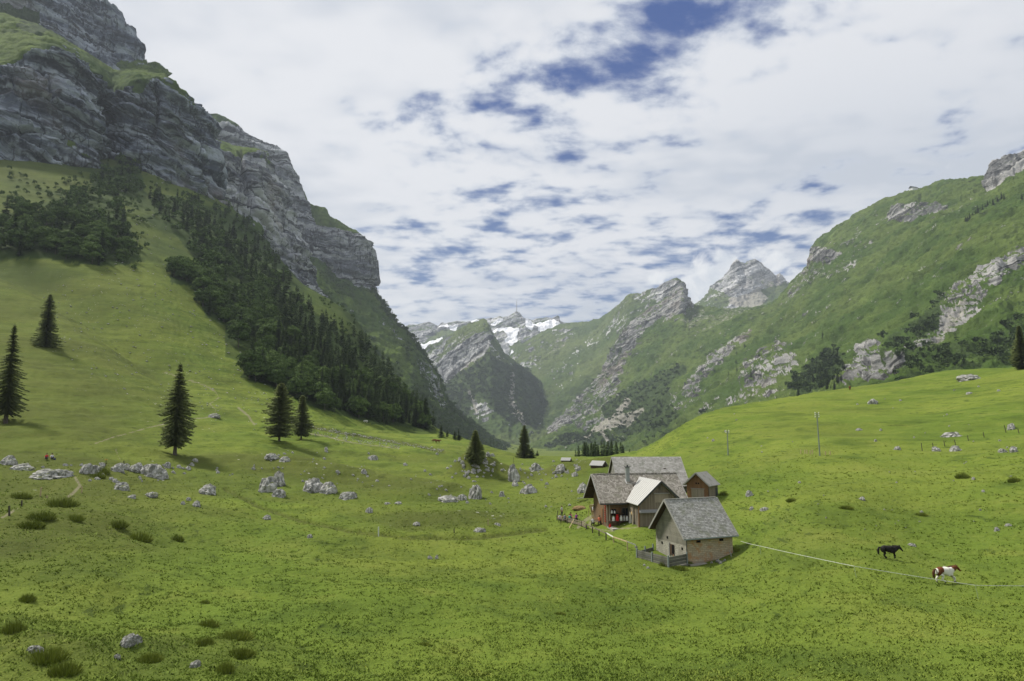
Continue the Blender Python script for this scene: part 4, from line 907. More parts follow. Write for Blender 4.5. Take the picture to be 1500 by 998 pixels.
# pen in front of the gable
pen = empty('cattle_pen', (BX, BY, BZ), BT, 'small cattle pen of grey boards on a low stone base beside the stone barn', 'pen')
def loc(o_, x, y, z): return Matrix.Rotation(-BT, 4, 'Z') @ Vector((x - BX, y - BY, z - BZ))
PA = loc(0, *(P3(932, 795, 80.5))); PB = loc(0, *(P3(978, 809, 76.0))); PC = Vector((.75, -3.0, 0)); PD = Vector((.3, 3.0, 0))
za = gz(*P3(932, 800, 80.5)[:2]) - BZ
def board_side(a, b, z0, z1, nm, mat, gap=3, th=.05, par=pen):
    m = MB(); h = (z1 - z0) / gap
    for i in range(gap): m.beam((a[0], a[1], z0 + h * (i + .5)), (b[0], b[1], z0 + h * (i + .5)), th, h * .93)
    return m.build(nm, mat, par)
board_side(PA, PB, .45, 1.55, 'board_fence', M_WHOR); board_side(PB, PC, .45, 1.5, 'board_fence', M_WHOR); board_side(PA, PD, .7, 1.3, 'board_fence', M_WHOR, 2)
for p in (PA, (PA + PB) / 2, PB, PC + Vector((-.12, 0, 0)), PD, (PA + PD) / 2):
    MB().box(p.x - .07, p.x + .07, p.y - .14, p.y - .0, -.6, 1.68).build('post', M_POSTG, pen)
m = MB(); m.beam((PA.x, PA.y, .0), (PB.x, PB.y, .0), .3, .86); m.beam((PB.x, PB.y, -.05), (PC.x, PC.y, -.05), .34, .92); m.build('stone_base', M_STONEW, pen)
m = MB(); m.add([(PA.x, PA.y, .3), (PB.x, PB.y, .3), (PC.x, PC.y, .3), (PD.x, PD.y, .3), (PA.x, PA.y, -.5), (PB.x, PB.y, -.5), (PC.x, PC.y, -.5), (PD.x, PD.y, -.5)], [(0, 1, 2, 3), (0, 4, 5, 1), (1, 5, 6, 2), (2, 6, 7, 3), (3, 7, 4, 0)]); m.build('floor', flat('trodden_earth', (.12, .09, .06), .95, .4), pen)
MB().beam((PB.x * .5 + PC.x * .5, PB.y * .5 + PC.y * .5 + .9, 1.0), (PB.x * .2 + PC.x * .8, PC.y + 1.6, 1.0), .07, .3).build('gate_board', M_WORANGE, pen)
q = Matrix.Rotation(BT, 4, 'Z') @ ((PA * .72 + PB * .28) + Vector((1., .5, 0)))
t_ = empty('water_tub', (BX + q.x, BY + q.y, BZ + .3), .4, 'bright blue plastic tub standing inside the cattle pen', 'tub')
m = MB(); m.lathe((0, 0, 0), [(.42, 0), (.50, .5), (.55, .52), (.55, .62), (.47, .62), (.43, .2)], 16); m.build('basin', M_BLUE, t_, smooth=False)
m = MB(); [m.box(s * .56 - .03, s * .56 + .03, -.12, .12, .42, .52) for s in (-1, 1)]; m.build('handle', M_BLUE, t_)
# ------------------------------------------------------------------ farmhouse
HX, HY, HZ, HT = 11.4, 100.0, -13.2, R(9)
house = empty('alpine_farmhouse', (HX, HY, HZ), HT, 'brown timber farmhouse with shingle roof, chimney and metal-roofed front wing', 'farmhouse')
wing_clip = lambda x, y: (abs(x - 7.07) < 3.2 * (1 - 0) and (6.9 + y * .851) < 6.5 - abs(x - 7.07) * .93)
rf = gable_roof(house, 'shingle_roof', 0, 12.9, 4.35, 4.35, 6.9, 3.2, 3.2, M_SHINGLE2, seed=9, wid=.2, course=.24, clip=wing_clip)
MB().box(-.02, 3.8, -4.5, -4.37, 3.02, 3.16).build('gutter', M_DTRIM, rf)
m = MB()
for i in range(26): x = .2 + i * .49; m.box(x, x + .4, -.12, .12, 6.9 + .012 * (i % 3), 6.97 + .012 * (i % 4))
m.build('ridge_boards', M_SHINGLE2, rf)
w = MB(); w.prism([(-3.6, -.6), (-3.6, 3.55), (0, 6.6), (3.6, 3.55), (3.6, -.6)], 'x', 1.3, 12.5); w.build('timber_wall', M_WBROWN, house)
ch = MB(); ch.box(4.85, 5.35, -1.25, -.8, 5.7, 7.9); cho = ch.build('chimney', flat('grey_chimney_sheet', (.23, .25, .24), .6), house)
m = MB(); m.box(4.72, 5.48, -1.38, -.67, 7.9, 7.98); m.box(5.0, 5.2, -1.1, -.95, 7.98, 8.2); m.build('cap', M_DTRIM, cho)
m = MB(); m.box(4.7, 5.5, -1.62, -1.3, 5.53, 5.62); m.beam((4.76, -1.6, 5.62), (4.76, -.9, 6.2), .14, .05); m.build('flashing', M_METAL, cho)
# purlins seen under the left overhang
for y, z in ((-3.6, 3.4), (0, 6.5), (3.6, 3.4), (-1.8, 4.95), (1.8, 4.95)): MB().box(.12, 1.298, y - .09, y + .09, z - .2, z - .03).build('purlin', M_WDARK, house)
m = MB(); m.box(1.22, 1.298, -3.62, -3.2, -.5, 3.6); m.build('corner_boards', M_WGREY, house)
# left gable door and ladder of red slats
MB().box(1.24, 1.297, -1.3, -.4, .1, 2.1).build('door', M_WORANGE, house)
m = MB()
for k in range(9): m.box(1.16, 1.22, -3.1, -2.3, .5 + k * .3, .66 + k * .3)
m.build('slatted_rack', M_REDW, house)
window(house, 1.75, 2.55, 1.35, 2.45, -3.6, M_WORANGE); 
window(house, 3.3, 4.3, 1.4, 2.5, -3.6, M_WGREY)
panel(house, 'shutter', M_REDW, 4.45, 5.6, 1.45, 2.5, -3.6); panel(house, 'shutter', M_WORANGE, 2.7, 3.2, 1.4, 2.5, -3.6)
panel(house, 'door', M_WDARK, 3.05 - 1.2 + 3.9, 3.05 + 3.55, .0, 1.4, -3.6)
for x in (1.4,): MB().box(x - .07, x + .07, -4.15, -4.0, -.5, 3.35).build('porch_post', M_WPALE if x < 3 else M_WBROWN, house)
MB().box(1.3, 4.15, -4.12, -3.98, 3.0, 3.13).build('porch_beam', M_WDARK, house)
# wing with the metal roof
wx, hw = 7.07, 3.3
m = MB(); m.prism([(wx - 2.9, -1.), (wx - 2.9, 3.62), (wx, 6.3), (wx + 2.9, 3.62), (wx + 2.9, -1.)], 'y', -8.4, -3.62); m.build('wing_wall', M_WGREY, house)
m = MB(); th = .1
for s in (-1, 1):
    e = 6.5 - hw * .93
    m.prism([(wx + s * hw, e), (wx, 6.5 + .001 * s), (wx, 6.5 - th), (wx + s * hw, e - th)], 'y', -9.1, -.5 if s < 0 else -.45, 0)
wr = m.build('wing_roof', [M_METAL], house)
m = MB()
for k in range(1, 12):
    y = -9.1 + k * .72
    for s in (-1, 1): m.beam((wx + s * (hw - .02), y, 6.52 - (hw - .02) * .93), (wx, y, 6.52), .03, .04)
m.build('standing_seams', M_METAL, wr)
for s in (-1, 1): MB().beam((wx + s * hw, -9.13, 6.42 - hw * .93), (wx, -9.13, 6.42), .06, .2).build('barge_board', M_DTRIM, wr)
m = MB(); m.box(wx - 2.95, wx + 2.95, -8.8, -8.402, 2.42, 2.5); m.prism([(-8.85, 2.36), (-8.4, 2.75), (-8.4, 2.4)], 'x', wx - 2.95, wx + 2.95); m.build('drip_board', flat('grey_drip_board', (.27, .27, .26), .8), house)
fw = MB(); fw.box(wx - .75, wx + 1.15, -8.46, -8.402, 3.65, 4.75); fo = fw.build('hayloft_hatch', M_WPALE, house)
MB().box(wx - .9, wx + 1.3, -8.62, -8.402, 4.78, 4.88).build('lintel', M_TRIM, fo)
window(house, wx + .2, wx + 1.1, 1.0, 2.2, -8.4, M_WGREY); panel(house, 'shutter', M_WPALE, wx - .8, wx + .1, 1.0, 2.2, -8.4)
panel(house, 'door', M_WBROWN, wx + 1.3, wx + 2.2, -.3, 1.9, -8.4)
for y in (-8.45, -6.4): MB().box(wx - 3.05, wx - 2.9, y, y + .15, -.6, 3.6).build('wing_post', M_WORANGE if y < -7 else M_WGREY, house)
m = MB(); m.box(1.2, wx - 2.95, -6.1, -3.6, -.6, .02); m.build('doorstep', M_CONC, house)
# shelves on the front wall with dairy cans (each resting thing is its own)
HM = Matrix.Translation((HX, HY, HZ)) @ Matrix.Rotation(HT, 4, 'Z')
def onh(x, y, z): v = HM @ Vector((x, y, z)); return (v.x, v.y, v.z)
s1 = empty('wall_shelf', onh(2.1, -4.35, 0), HT, 'long low wooden shelf along the farmhouse front carrying the dairy cans', 'shelf')
MB().box(-1., 2.0, -.28, .28, .78, .84).build('shelf_board', M_WDARK, s1)
for x in (-.9, .5, 1.9): MB().box(x - .05, x + .05, -.2, .2, 0, .78).build('leg', M_WDARK, s1)
s2 = empty('wall_shelf', onh(2.3, -3.9, 1.75), HT, 'short upper shelf under the farmhouse eave with two white pots', 'shelf')
MB().box(-.8, 1.2, -.2, .28, 0, .06).build('shelf_board', M_WDARK, s2)
m = MB(); [m.beam((x, .26, -.35), (x, -.15, 0), .05) for x in (-.6, 1.)]; m.build('bracket', M_WDARK, s2)
def can(x, y, z, h, r, mat, name, label, cat, lid=None):
    o = empty(name, onh(x, y, z), random.random() * 6, label, cat)
    MB().lathe((0, 0, 0), [(r, 0), (r, h * .62), (r * .6, h * .78), (r * .62, h * .88), (r * .75, h * .9)], 14).build('body', mat, o)
    MB().lathe((0, 0, 0), [(r * .78, h * .9), (r * .78, h * .97), (r * .3, h)], 14).build('lid', lid or mat, o); return o
can(1.85, -4.35, .84, .66, .17, M_WHITE, 'milk_can', 'white milk can with pale green lid at the left end of the long shelf', 'milk can', M_GREEN)
can(2.4, -4.35, .84, .85, .23, M_RED, 'milk_can', 'tall red can with white front on the long shelf', 'milk can')
can(2.95, -4.35, .84, .68, .19, M_WHITE, 'milk_can', 'white milk can just right of the tall red can', 'milk can')
can(3.4, -4.35, .84, .66, .15, M_METAL, 'milk_can', 'slim grey metal milk can between two white ones', 'milk can')
can(3.8, -4.35, .84, .62, .17, M_WHITE, 'milk_can', 'white milk can at the right end of the long shelf', 'milk can')
can(1.3, -4.5, .02, .5, .16, M_RED, 'bucket', 'small red bucket on the ground under the shelf end', 'bucket')
can(3.3, -4.9, .02, .4, .2, M_WHITE, 'bucket', 'white bucket on the step below the long shelf', 'bucket')
can(5.75 - 2.1 + 2.1 - .35, -5.6, .02, .62, .17, M_RED, 'bucket', 'red canister on the step in front of the wing wall', 'bucket')
can(3.85 + 1.35 - .35 - 1.2, -5.8, .02, .38, .16, M_METAL, 'bucket', 'metal pail on the doorstep edge', 'bucket')
can(1.75, -3.95, 1.81, .4, .13, M_WHITE, 'pot', 'left white pot on the short upper shelf', 'pot')
can(2.15, -3.95, 1.81, .36, .12, M_WHITE, 'pot', 'right white pot on the short upper shelf', 'pot')
m = MB(); m.prism([(-.25, 0), (.28, 0), (.12, 1.9), (-.02, 2.1)], 'y', -.03, .03); o = m.build('folded_parasol', M_CURT); o.location = onh(3.95, -5.2, .02); o.rotation_euler = (0, 0, HT); tag(o, 'folded off-white sun shade leaning at the inner corner of the wing', 'parasol')
m = MB(); m.beam((0, 0, 0), (.12, .1, 2.1), .2, .06); o = m.build('plank', M_WPALE); o.location = onh(3.9, -6.3, .02); tag(o, 'pale upright plank leaning on the wing corner post', 'plank')
m = MB(); m.lathe((0, 0, 0), [(.02, 0), (.24, .02), (.26, .05), (.02, .07)], 16); o = m.build('straw_hat', flat('straw', (.5, .36, .18)), None); o.location = onh(6.6 - 2.1 - .3, -5.2, 1.9); o.rotation_euler = (R(90), 0, R(-80)); tag(o, 'straw hat hung on the wing side wall', 'hat')
# ------------------------------------------------------------------ long rear barn
RX, RY, RZ, RT = 17.1, 118.0, -13.6, R(3)
rear = empty('long_barn', (RX, RY, RZ), RT, 'long barn with plain grey roof directly behind the farmhouse', 'barn')
gable_roof(rear, 'roof', -.1, 11.75, 5.1, 5.0, 9.05, 4.5, 4.6, M_SHINGLE3, seed=21, wid=.3, course=.32)
m = MB(); m.prism([(-4.4, -.8), (-4.4, 4.95), (0, 8.8), (4.4, 4.95), (4.4, -.8)], 'x', .15, 11.5); m.build('stone_wall', M_STONEW, rear)
MB().box(8.2, 8.6, -2.2, -1.9, 7.0, 7.25).build('roof_hatch', M_WDARK, rear)
# ------------------------------------------------------------------ small gabled shed at the right
SX, SY, SZ, ST = 28.4, 107.0, -10.6, R(-37)
shed = empty('wooden_shed', (SX, SY, SZ), ST, 'small gabled wooden shed with double door right of the farmhouse', 'shed')
m = MB(); m.prism([(-1.75, -.8), (-1.75, 2.35), (0, 3.95), (1.75, 2.35), (1.75, -.8)], 'y', .35, 4.0); m.build('timber_wall', M_WORANGE, shed)
m = MB(); m.box(1.752, 1.80, .3, 4.05, -.8, 2.3); m.build('side_boards', M_WGREY, shed)
m = MB()
for s in (-1, 1): m.prism([(s * 2.15, 2.15), (0, 4.1 + .001 * s), (0, 4.0), (s * 2.15, 2.05)], 'y', -.2, 4.3, 0)
ro = m.build('roof', [M_SHINGLE3], shed)
for s in (-1, 1): MB().beam((s * 2.16, -.24, 2.1), (0, -.24, 4.05), .06, .2).build('barge_board', M_TRIM, ro)
MB().box(-.08, .08, -.2, .34, 3.5, 3.68).build('purlin', M_WORANGE, shed)
d = MB().box(-1.0, -.02, .29, .349, -.3, 1.55).build('door', M_WPALE, shed); d = MB().box(.02, 1.0, .29, .349, -.3, 1.55).build('door', M_WPALE, shed)
MB().box(-1.1, 1.1, .27, .349, 1.6, 1.68).build('lintel', M_TRIM, shed)
for x in (-.3, .08): MB().box(x, x + .2, .31, .349, 2.3, 2.55).build('vent_hole', M_BLACK, shed)
MB().box(1.80, 1.84, 3.0, 3.8, .4, 1.6).build('side_door', M_DTRIM, shed)
# ------------------------------------------------------------------ two far huts, summit hut, mast
def hut(px, py, d, wpx, label, th, scale=1.):
    v = hit(px, py, 140, 500); x, y, z = v; w = wpx * y / 1000.
    o = empty('mountain_hut', (x, y, z - .2), th, label, 'hut')
    m = MB(); m.prism([(-w * .26, -.8), (-w * .26, w * .22), (0, w * .42), (w * .26, w * .22), (w * .26, -.8)], 'x', -w * .46, w * .46); m.build('timber_wall', M_WDARK, o)
    m = MB()
    for s in (-1, 1): m.prism([(s * w * .34, w * .18), (0, w * .47 + .001 * s), (0, w * .44), (s * w * .34, w * .15)], 'x', -w * .52, w * .52, 0)
    m.build('roof', flat('weathered_sheet_roof', (.32, .32, .31), .8, .15), o); panel(o, 'door', M_BLACK, -.4, .3, 0, w * .18, w * .46, .05, 'x', 1); return o
hut(877, 684.5, 205, 22, 'low dark hut with grey roof above the left end of the farmhouse', R(-42)); hut(829.5, 676, 262, 14, 'tiny grey-roofed hut half hidden behind the rocky hummock', R(-22))
p = on_sheet('Rt', 1338, 278); o = empty('summit_inn', (p[0], p[1], p[2] - 2), .3, 'tiny inn standing on the far right mountain skyline', 'inn')
MB().box(-11, 11, -6, 6, -3, 8).build('wall', M_WHITE, o); m = MB(); m.prism([(-7.5, 7.5), (0, 13), (7.5, 7.5)], 'x', -13, 13); m.build('roof', M_DTRIM, o)
e = SHEETS['E'][1][-1]; ii = int(np.argmin(np.abs(proj(e[:, 0], e[:, 1], e[:, 2])[0] - 757))); p = e[ii]
o = empty('radio_mast', (p[0], p[1], p[2] - 5), 0, 'thin radio mast on the snowy summit at the valley head', 'mast'); MB().tube([(0, 0, 0), (0, 0, 70), (0, 0, 118)], [3.2, 2, 1.], 8).build('mast_tube', M_CONC, o)
MB().box(-16, 14, -8, 8, -8, 5).build('summit_station', M_CONC, o)
# ------------------------------------------------------------------ limestone boulders
def rock_material():
    t = NT('limestone'); o = t.obj(); n = t.noise(o, 1.6, 5, .65); f = t.noise(o, 7, 4, .7); nz = t.sep(t.nrm())[2]
    v = t.voro(t.mapping(o, (1, 1, .7)), 2.6)
    k = t.mix(t.step(n, .35, .65), (.22, .218, .205), (.54, .53, .505)); k = t.mix(t.step(f, .55, .75, 0, .8), k, (.09, .09, .08))
    k = t.mix(t.step(v, .45, .65, 0, .5), k, (.08, .085, .06))
    k = t.mix(t.step(t.m('ADD', t.m('MULTIPLY', nz, .35), t.noise(o, 1.1, 3, .6)), .78, .92), k, (.085, .10, .035))
    t.col(k); t.bump(t.m('ADD', n, t.m('MULTIPLY', f, .5)), .12, 1.); return t.mat
M_ROCK = rock_material()
def rock_mesh(seed, sub=4, sq=.7, rough=1.):
    bm = bmesh.new(); bmesh.ops.create_icosphere(bm, subdivisions=sub, radius=1)
    V = np.array([v.co[:] for v in bm.verts]); g = np.random.default_rng(seed)
    for _ in range(9):                       # chop facets
        n = g.normal(size=3); n /= np.linalg.norm(n); n[2] = abs(n[2]) * .8; d = .55 + .3 * g.random(); s = V @ n - d
        V = V - np.where(s > 0, s * .92, 0)[:, None] * n
    o = g.random(3) * 50
    a = fbm(V[:, 0] * 1.6 + o[0], V[:, 1] * 1.6 + o[1], V[:, 2] * 1.6 + o[2], 4, seed, .6, True); b = fbm(V[:, 0] * 5 + o[0], V[:, 1] * 5, V[:, 2] * 2.5 + o[2], 3, seed + 5, .6, True)
    V = V * (1 + rough * (.34 * a + .17 * b))[:, None]; V[:, 2] *= sq
    for v, c in zip(bm.verts, V): v.co = c
    me = bpy.data.meshes.new('rock'); bm.to_mesh(me); bm.free(); me.materials.append(M_ROCK); return me
RK = [rock_mesh(600 + i, 4, .6 + .1 * (i % 4)) for i in range(8)]
RK3 = [rock_mesh(650 + i, 3, .55 + .1 * (i % 4)) for i in range(8)]
def rock(px, py, wpx, hpx, label, group=None, k=0, name='boulder', rot=None, lo=24., meshes=None):
    b = hit(px, py, lo); s = b.y / 1000. ; o = link(name, (meshes or RK)[k % 8])
    w = wpx * s / 2 * .95; h = hpx * s * .98
    zs = h / (.62 + .1 * (k % 4)) * .8
    o.scale = (w, w * random.uniform(.7, 1.0), zs); o.location = (b.x, b.y + w * .4, b.z + h * .03); o.rotation_euler = (random.uniform(-.15, .15), random.uniform(-.15, .15), random.uniform(-.5, .5) if rot is None else rot)
    return tag(o, label, 'rock', group)
BIG = [(389,721,30,24,'big square-cut grey boulder, tallest of those in the left middle meadow'),(408,711,18,20,'upright boulder behind the right shoulder of the big square-cut boulder'),(409,728,20,12,'squat boulder lying at the foot of the big square-cut boulder'),
 (456,720,32,20,'left half of the wide furrowed boulder on the open meadow'),(478,722,26,17,'right half of the wide furrowed boulder on the open meadow'),(508,731,30,10,'flat grey slab just right of the wide furrowed boulder'),
 (225,699,34,20,'wide pale furrowed boulder under the tall lone spruce'),(213,694,18,14,'pale block leaning on the left of the wide furrowed boulder'),(176,718,24,12,'round grey boulder alone in the grass below the boulder band'),
 (303,724,26,14,'low pointed boulder sinking into the meadow between tree and track'),(697,731,20,22,'dark pointed rock like a shark fin in the centre meadow'),
 (752,705,17,26,'upright white rock with pocked face left of the farmhouse'),(754,712,10,9,'small block at the foot of the upright white rock'),
 (188,945,26,14,'pale boulder with mossy flank in the near left foreground'),(50,956,20,9,'flat grey boulder at the near left picture corner'),
 (286,978,16,9,'small rough boulder among dark tussocks in the foreground'),(170,966,10,7,'tiny reddish boulder near the foreground mossy one'),
 (61,700,44,12,'long broken limestone slab left of the footpath'),(84,700,34,14,'jagged white limestone rib where the footpath passes'),(30,688,30,9,'flat limestone pavement at the far left'),(8,680,22,14,'limestone block at the left picture edge'),
 (125,693,20,14,'cracked white rock right of the footpath gap'),(139,693,16,12,'rounded rock half covered by a shrub'),(172,690,18,12,'white block in the boulder band left of the tall spruce'),(182,688,14,9,'small block behind the boulder band'),
 (196,690,18,10,'low grey block near the tall spruce'),(245,686,10,10,'pointed pale rock right of the wide furrowed boulder'),(396,672,20,8,'white rock on the crest of the grassy hummock'),(415,676,16,8,'broken rock right of the hummock crest'),
 (545,674,18,7,'grey rock on the small knoll under the wall'),(533,694,9,7,'grey rock on the dark knoll'),(658,735,30,8,'tilted pale slab left of the shark fin rock'),(676,733,14,9,'jagged end of the tilted pale slab'),
 (610,770,13,5,'dark flat stone at the end of the overgrown wall'),(736,727,8,8,'white stone between fin rock and upright rock'),(775,723,20,14,'cracked block right of the upright white rock'),(765,723,9,8,'small block beside the cracked block'),
 (822,690,18,10,'pale rock on the hummock by the tiny hut'),(786,690,16,12,'rough rock on the hummock right of the pointed spruce'),(848,689,9,6,'white block on the grass above the dung heap'),(842,698,8,7,'grey stone below the white block'),
 (854,722,14,14,'dark rough rock left of the farmhouse gable'),(1398,640,26,8,'long white rock with a sharp right end on the right hill'),(1372,661,13,7,'round grey boulder right of the first fence posts'),(1402,661,16,9,'larger round grey boulder beside the fence line'),
 (1484,629,13,9,'grey boulder high at the right edge'),(1471,663,11,6,'small grey boulder at the right, the left one of two'),(1487,662,12,8,'small grey boulder at the right, the right one of two'),(1280,592,14,8,'pale rock on the upper right hill'),
 (1424,556,30,8,'white outcrop near the crest of the right hill'),(1447,537,26,4,'bright outcrop on the right hill crest'),(1421,577,10,3,'small pale slab on the right hill'),(1259,631,10,4,'small pale slab above the tall pole'),(1316,659,11,5,'grey rock at the start of the fence line'),
 (1099,727,10,9,'brown pointed stone uphill of the small shed'),(1102,747,6,5,'bright white stone right of the farmhouse shed'),(1121,748,12,5,'cluster of white stones with dark earth'),(1264,733,8,5,'small white stone in the middle of the right pasture'),
 (1338,800,11,4,'pale flat stone above the spotted pony'),(1461,778,7,6,'white stone at the right pasture edge'),(1478,771,9,4,'dark topped stone at the right pasture edge'),(1427,703,6,4,'single white stone high on the right pasture'),
 (568,739,9,3,'flat white stone in the middle of the meadow'),(584,739,11,4,'bright white flat stone in the middle of the meadow'),(540,751,10,8,'pointed stone pair with brown grass'),(391,761,12,6,'grey stone right of the track bend'),
 (454,788,8,5,'small white stones on the lower meadow'),(629,819,7,5,'left white stone of the pair in the lower meadow'),(639,819,5,6,'right white stone of the pair in the lower meadow'),(702,779,18,5,'pale slab beside the curved bank'),(729,770,9,4,'white stone near the short pale post'),
 (193,730,12,5,'stone with white top below the boulder band'),(219,727,18,6,'flat grey stone group in the left meadow'),(287,742,12,8,'squat brown stone below the pointed boulder'),(276,734,7,6,'small dark stone near the squat brown one'),(267,739,6,5,'tiny white stone near the squat brown one'),
 (311,611,18,6,'long pale boulder beside the upper path'),(640,666,4,3,'small stone at the foot of the rocky mound')]
for i, (px, py, w, h, lab) in enumerate(BIG): rock(px, py, w, h, lab, None, i)
# rubble: repeated small stones in their groups
GR = [([(655,675),(690,665),(722,668),(728,690),(715,702),(680,704),(660,690)], 72, 3, 7.5, 'small white stone studding the flank of the rocky grass mound', 'white stones on the rocky mound'),
      ([(745,680),(850,672),(850,700),(745,705)], 42, 3, 6, 'small white stone on the rocky hummocks left of the farmhouse', 'white stones on the hummocks'),
      ([(600,685),(850,690),(850,745),(640,745)], 46, 2.2, 5.5, 'small pale stone lying in the middle meadow grass', 'pale stones in the middle meadow'),
      ([(380,665),(470,655),(590,670),(640,700),(560,715),(420,705),(330,700)], 46, 2.2, 6, 'small stone scattered over the grassy hummocks under the spruce pair', 'stones on the hummocks under the spruce pair'),
      ([(60,680),(200,682),(330,672),(330,700),(200,708),(60,706)], 44, 3, 9, 'broken limestone piece in the boulder band across the left meadow', 'limestone pieces of the boulder band'),
      ([(1030,700),(1200,680),(1320,640),(1500,600),(1500,760),(1200,790),(1100,760)], 28, 2, 5, 'small pale stone scattered on the right pasture', 'pale stones on the right pasture'),
      ([(1000,600),(1300,575),(1500,545),(1500,660),(1150,670),(1000,640)], 26, 2, 4.5, 'small stone high on the right hill', 'stones on the right hill')]
for gi, (poly, n, a, b_, lab, grp) in enumerate(GR):
    for i, (px, py) in enumerate(samp(poly, n, 700 + gi)):
        w = a + (b_ - a) * random.random() ** 2; rock(px, py, w, w * random.uniform(.5, .9), lab, grp, i, 'stone', meshes=RK3)
for i, (px, py, w) in enumerate([(1036,821,7),(1039,817,5),(1052,823,6),(1056,826,5),(1062,822,5),(1031,823,5),(1043,825,4),(932,803,5),(950,833,5),(944,829,4)]): rock(px, py, w, w * .7, 'white stone tumbled at the foot of the stone barn', 'white stones at the barn foot', i, 'stone', meshes=RK3)
# fine chippings on the stony slope: nobody could count them
q = samp([(170,260),(240,265),(255,350),(330,480),(400,560),(400,640),(230,600),(100,540),(60,430),(150,400),(195,330)], 420, 801)
V = []; Fx = []; n0 = 0; tv = np.array([(1,0,0),(-1,0,0),(0,1,0),(0,-1,0),(0,0,1),(0,0,-.6)]); tf = np.array([(0,2,4),(2,1,4),(1,3,4),(3,0,4),(2,0,5),(1,2,5),(3,1,5),(0,3,5)])
for x, y, z, a, b in hits(q[:, 0], q[:, 1], 150, 900):
    s = y / 1000. * random.uniform(.5, 1.7); V.append(tv * np.array([s * random.uniform(.8, 1.6), s, s * .7]) * (1 + .3 * RNG.random((6, 1))) + (x, y, z + s * .1)); Fx.append(tf + n0); n0 += 6
for px0, py0, px1, py1, n, j in [(400,613,460,627,110,1.2),(460,627,540,641,130,1.2),(540,641,650,661,150,1.2),(460,636,585,656,160,2.2)]:
    for k in range(n):
        f = random.random(); p = hit(px0 + (px1 - px0) * f, py0 + (py1 - py0) * f + random.gauss(0, j), 150, 600)
        s = p.y / 1000. * random.uniform(.4, 1.1); V.append(tv * np.array([s * 1.3, s, s * .8]) * (1 + .3 * RNG.random((6, 1))) + (p.x, p.y, p.z + s * .1)); Fx.append(tf + n0); n0 += 6
me = np_mesh('scattered_chippings', np.concatenate(V), np.concatenate(Fx), M_ROCK, smooth=False); o = link('scattered_chippings', me); tag(o, 'pale stone chippings strewn down the left slope and along its tracks', 'stones', None, 'stuff')
# ------------------------------------------------------------------ tufts: short dense grass, flowers and dark tussocks
def tufts():
    g = np.random.default_rng(91)
    n = 70000
    r = 29 * (190 / 29.) ** (g.random(n) ** 1.5); az = (g.random(n) * 2 - 1) * R(41)
    x = r * np.sin(az); y = r * np.cos(az)
    cl = fbm(x * .6, y * .6, 0 * x, 3, 200); keep = g.random(n) < np.clip(.8 + cl * .9, .25, 1) * (1 - sstep(120, 185, r)); x = x[keep]; y = y[keep]; cl = cl[keep]; r = r[keep]
    m_ = ~(((np.abs(x - 17.5) < 6.5) & (np.abs(y - 99) < 8)) | ((np.abs(x - 21) < 5) & (np.abs(y - 81.5) < 5))); x = x[m_]; y = y[m_]; cl = cl[m_]; r = r[m_]
    z = ground(x, y); n = len(x); k = 4
    X = np.repeat(x, k) + g.normal(size=n * k) * .10; Y = np.repeat(y, k) + g.normal(size=n * k) * .10; Z = np.repeat(z, k)
    h = (.04 + .08 * g.random(n * k) ** 2) * (1 + .7 * np.repeat(np.clip(cl, 0, 1), k)) * (1 + np.repeat(r, k) / 260); w = (.018 + .02 * g.random(n * k)) * (1 + np.repeat(r, k) / 60)
    a = g.random(n * k) * 6.283; lx = g.normal(size=n * k) * .9 * h; ly = g.normal(size=n * k) * .9 * h
    V = np.stack([np.stack([X - w * np.cos(a), Y - w * np.sin(a), Z - .02], -1), np.stack([X + w * np.cos(a), Y + w * np.sin(a), Z - .02], -1), np.stack([X + lx, Y + ly, Z + h], -1)], 1).reshape(-1, 3)
    rn = np.repeat(np.clip(.5 + .8 * cl + .25 * g.normal(size=n), 0, 1), k * 3)
    t = NT('grass_blades'); rr = t.attr('rnd'); nn = t.noise(t.pos(), .12, 3, .6)
    big = t.noise(t.pos(), .022, 4, .55); md_ = t.noise(t.pos(), .16, 4, .6)
    c = t.mix(t.step(big, .38, .62), (.155, .210, .032), (.210, .250, .040)); c = t.mix(t.step(md_, .52, .75, 0, .75), c, (.090, .138, .024)); c = t.mix(t.step(md_, .46, .26, 0, .7), c, (.24, .26, .05)); c = t.mix(t.m('MULTIPLY', rr, .35), c, (.10, .15, .018)); c = t.mix(t.step(t.noise(t.pos(), 6., 2), .66, .74, 0, .6), c, (.26, .25, .05)); t.col(c)
    me = np_mesh('grass_tufts', V, np.arange(len(V)).reshape(-1, 3), t.mat, dict(rnd=rn), smooth=False)
    o = link('grass_tufts', me); tag(o, 'short meadow grass blades over the near pasture', 'grass', None, 'stuff')
tufts()
def tussock_mesh(seed, n=420):
    g = np.random.default_rng(seed); a = g.random(n) * 6.283; rr = np.sqrt(g.random(n)); x = rr * np.cos(a); y = rr * np.sin(a); hh = (.55 + .5 * g.random(n)) * (1.05 - rr ** 2 * .75)
    w = .05; b = g.random(n) * 6.283
    V = np.stack([np.stack([x - w * np.cos(b), y - w * np.sin(b), 0 * x - .15], -1), np.stack([x + w * np.cos(b), y + w * np.sin(b), 0 * x - .15], -1), np.stack([x * 1.35 + g.normal(size=n) * .08, y * 1.35 + g.normal(size=n) * .08, hh], -1)], 1).reshape(-1, 3)
    return tri_mesh('tussock', V, np.repeat(g.random(n), 3), M_TUS)
M_TUS = leaf_mat('dark_tussock_grass', (.13, .175, .025), (.24, .27, .05), 2.)
TUS = [tussock_mesh(900 + i) for i in range(4)]
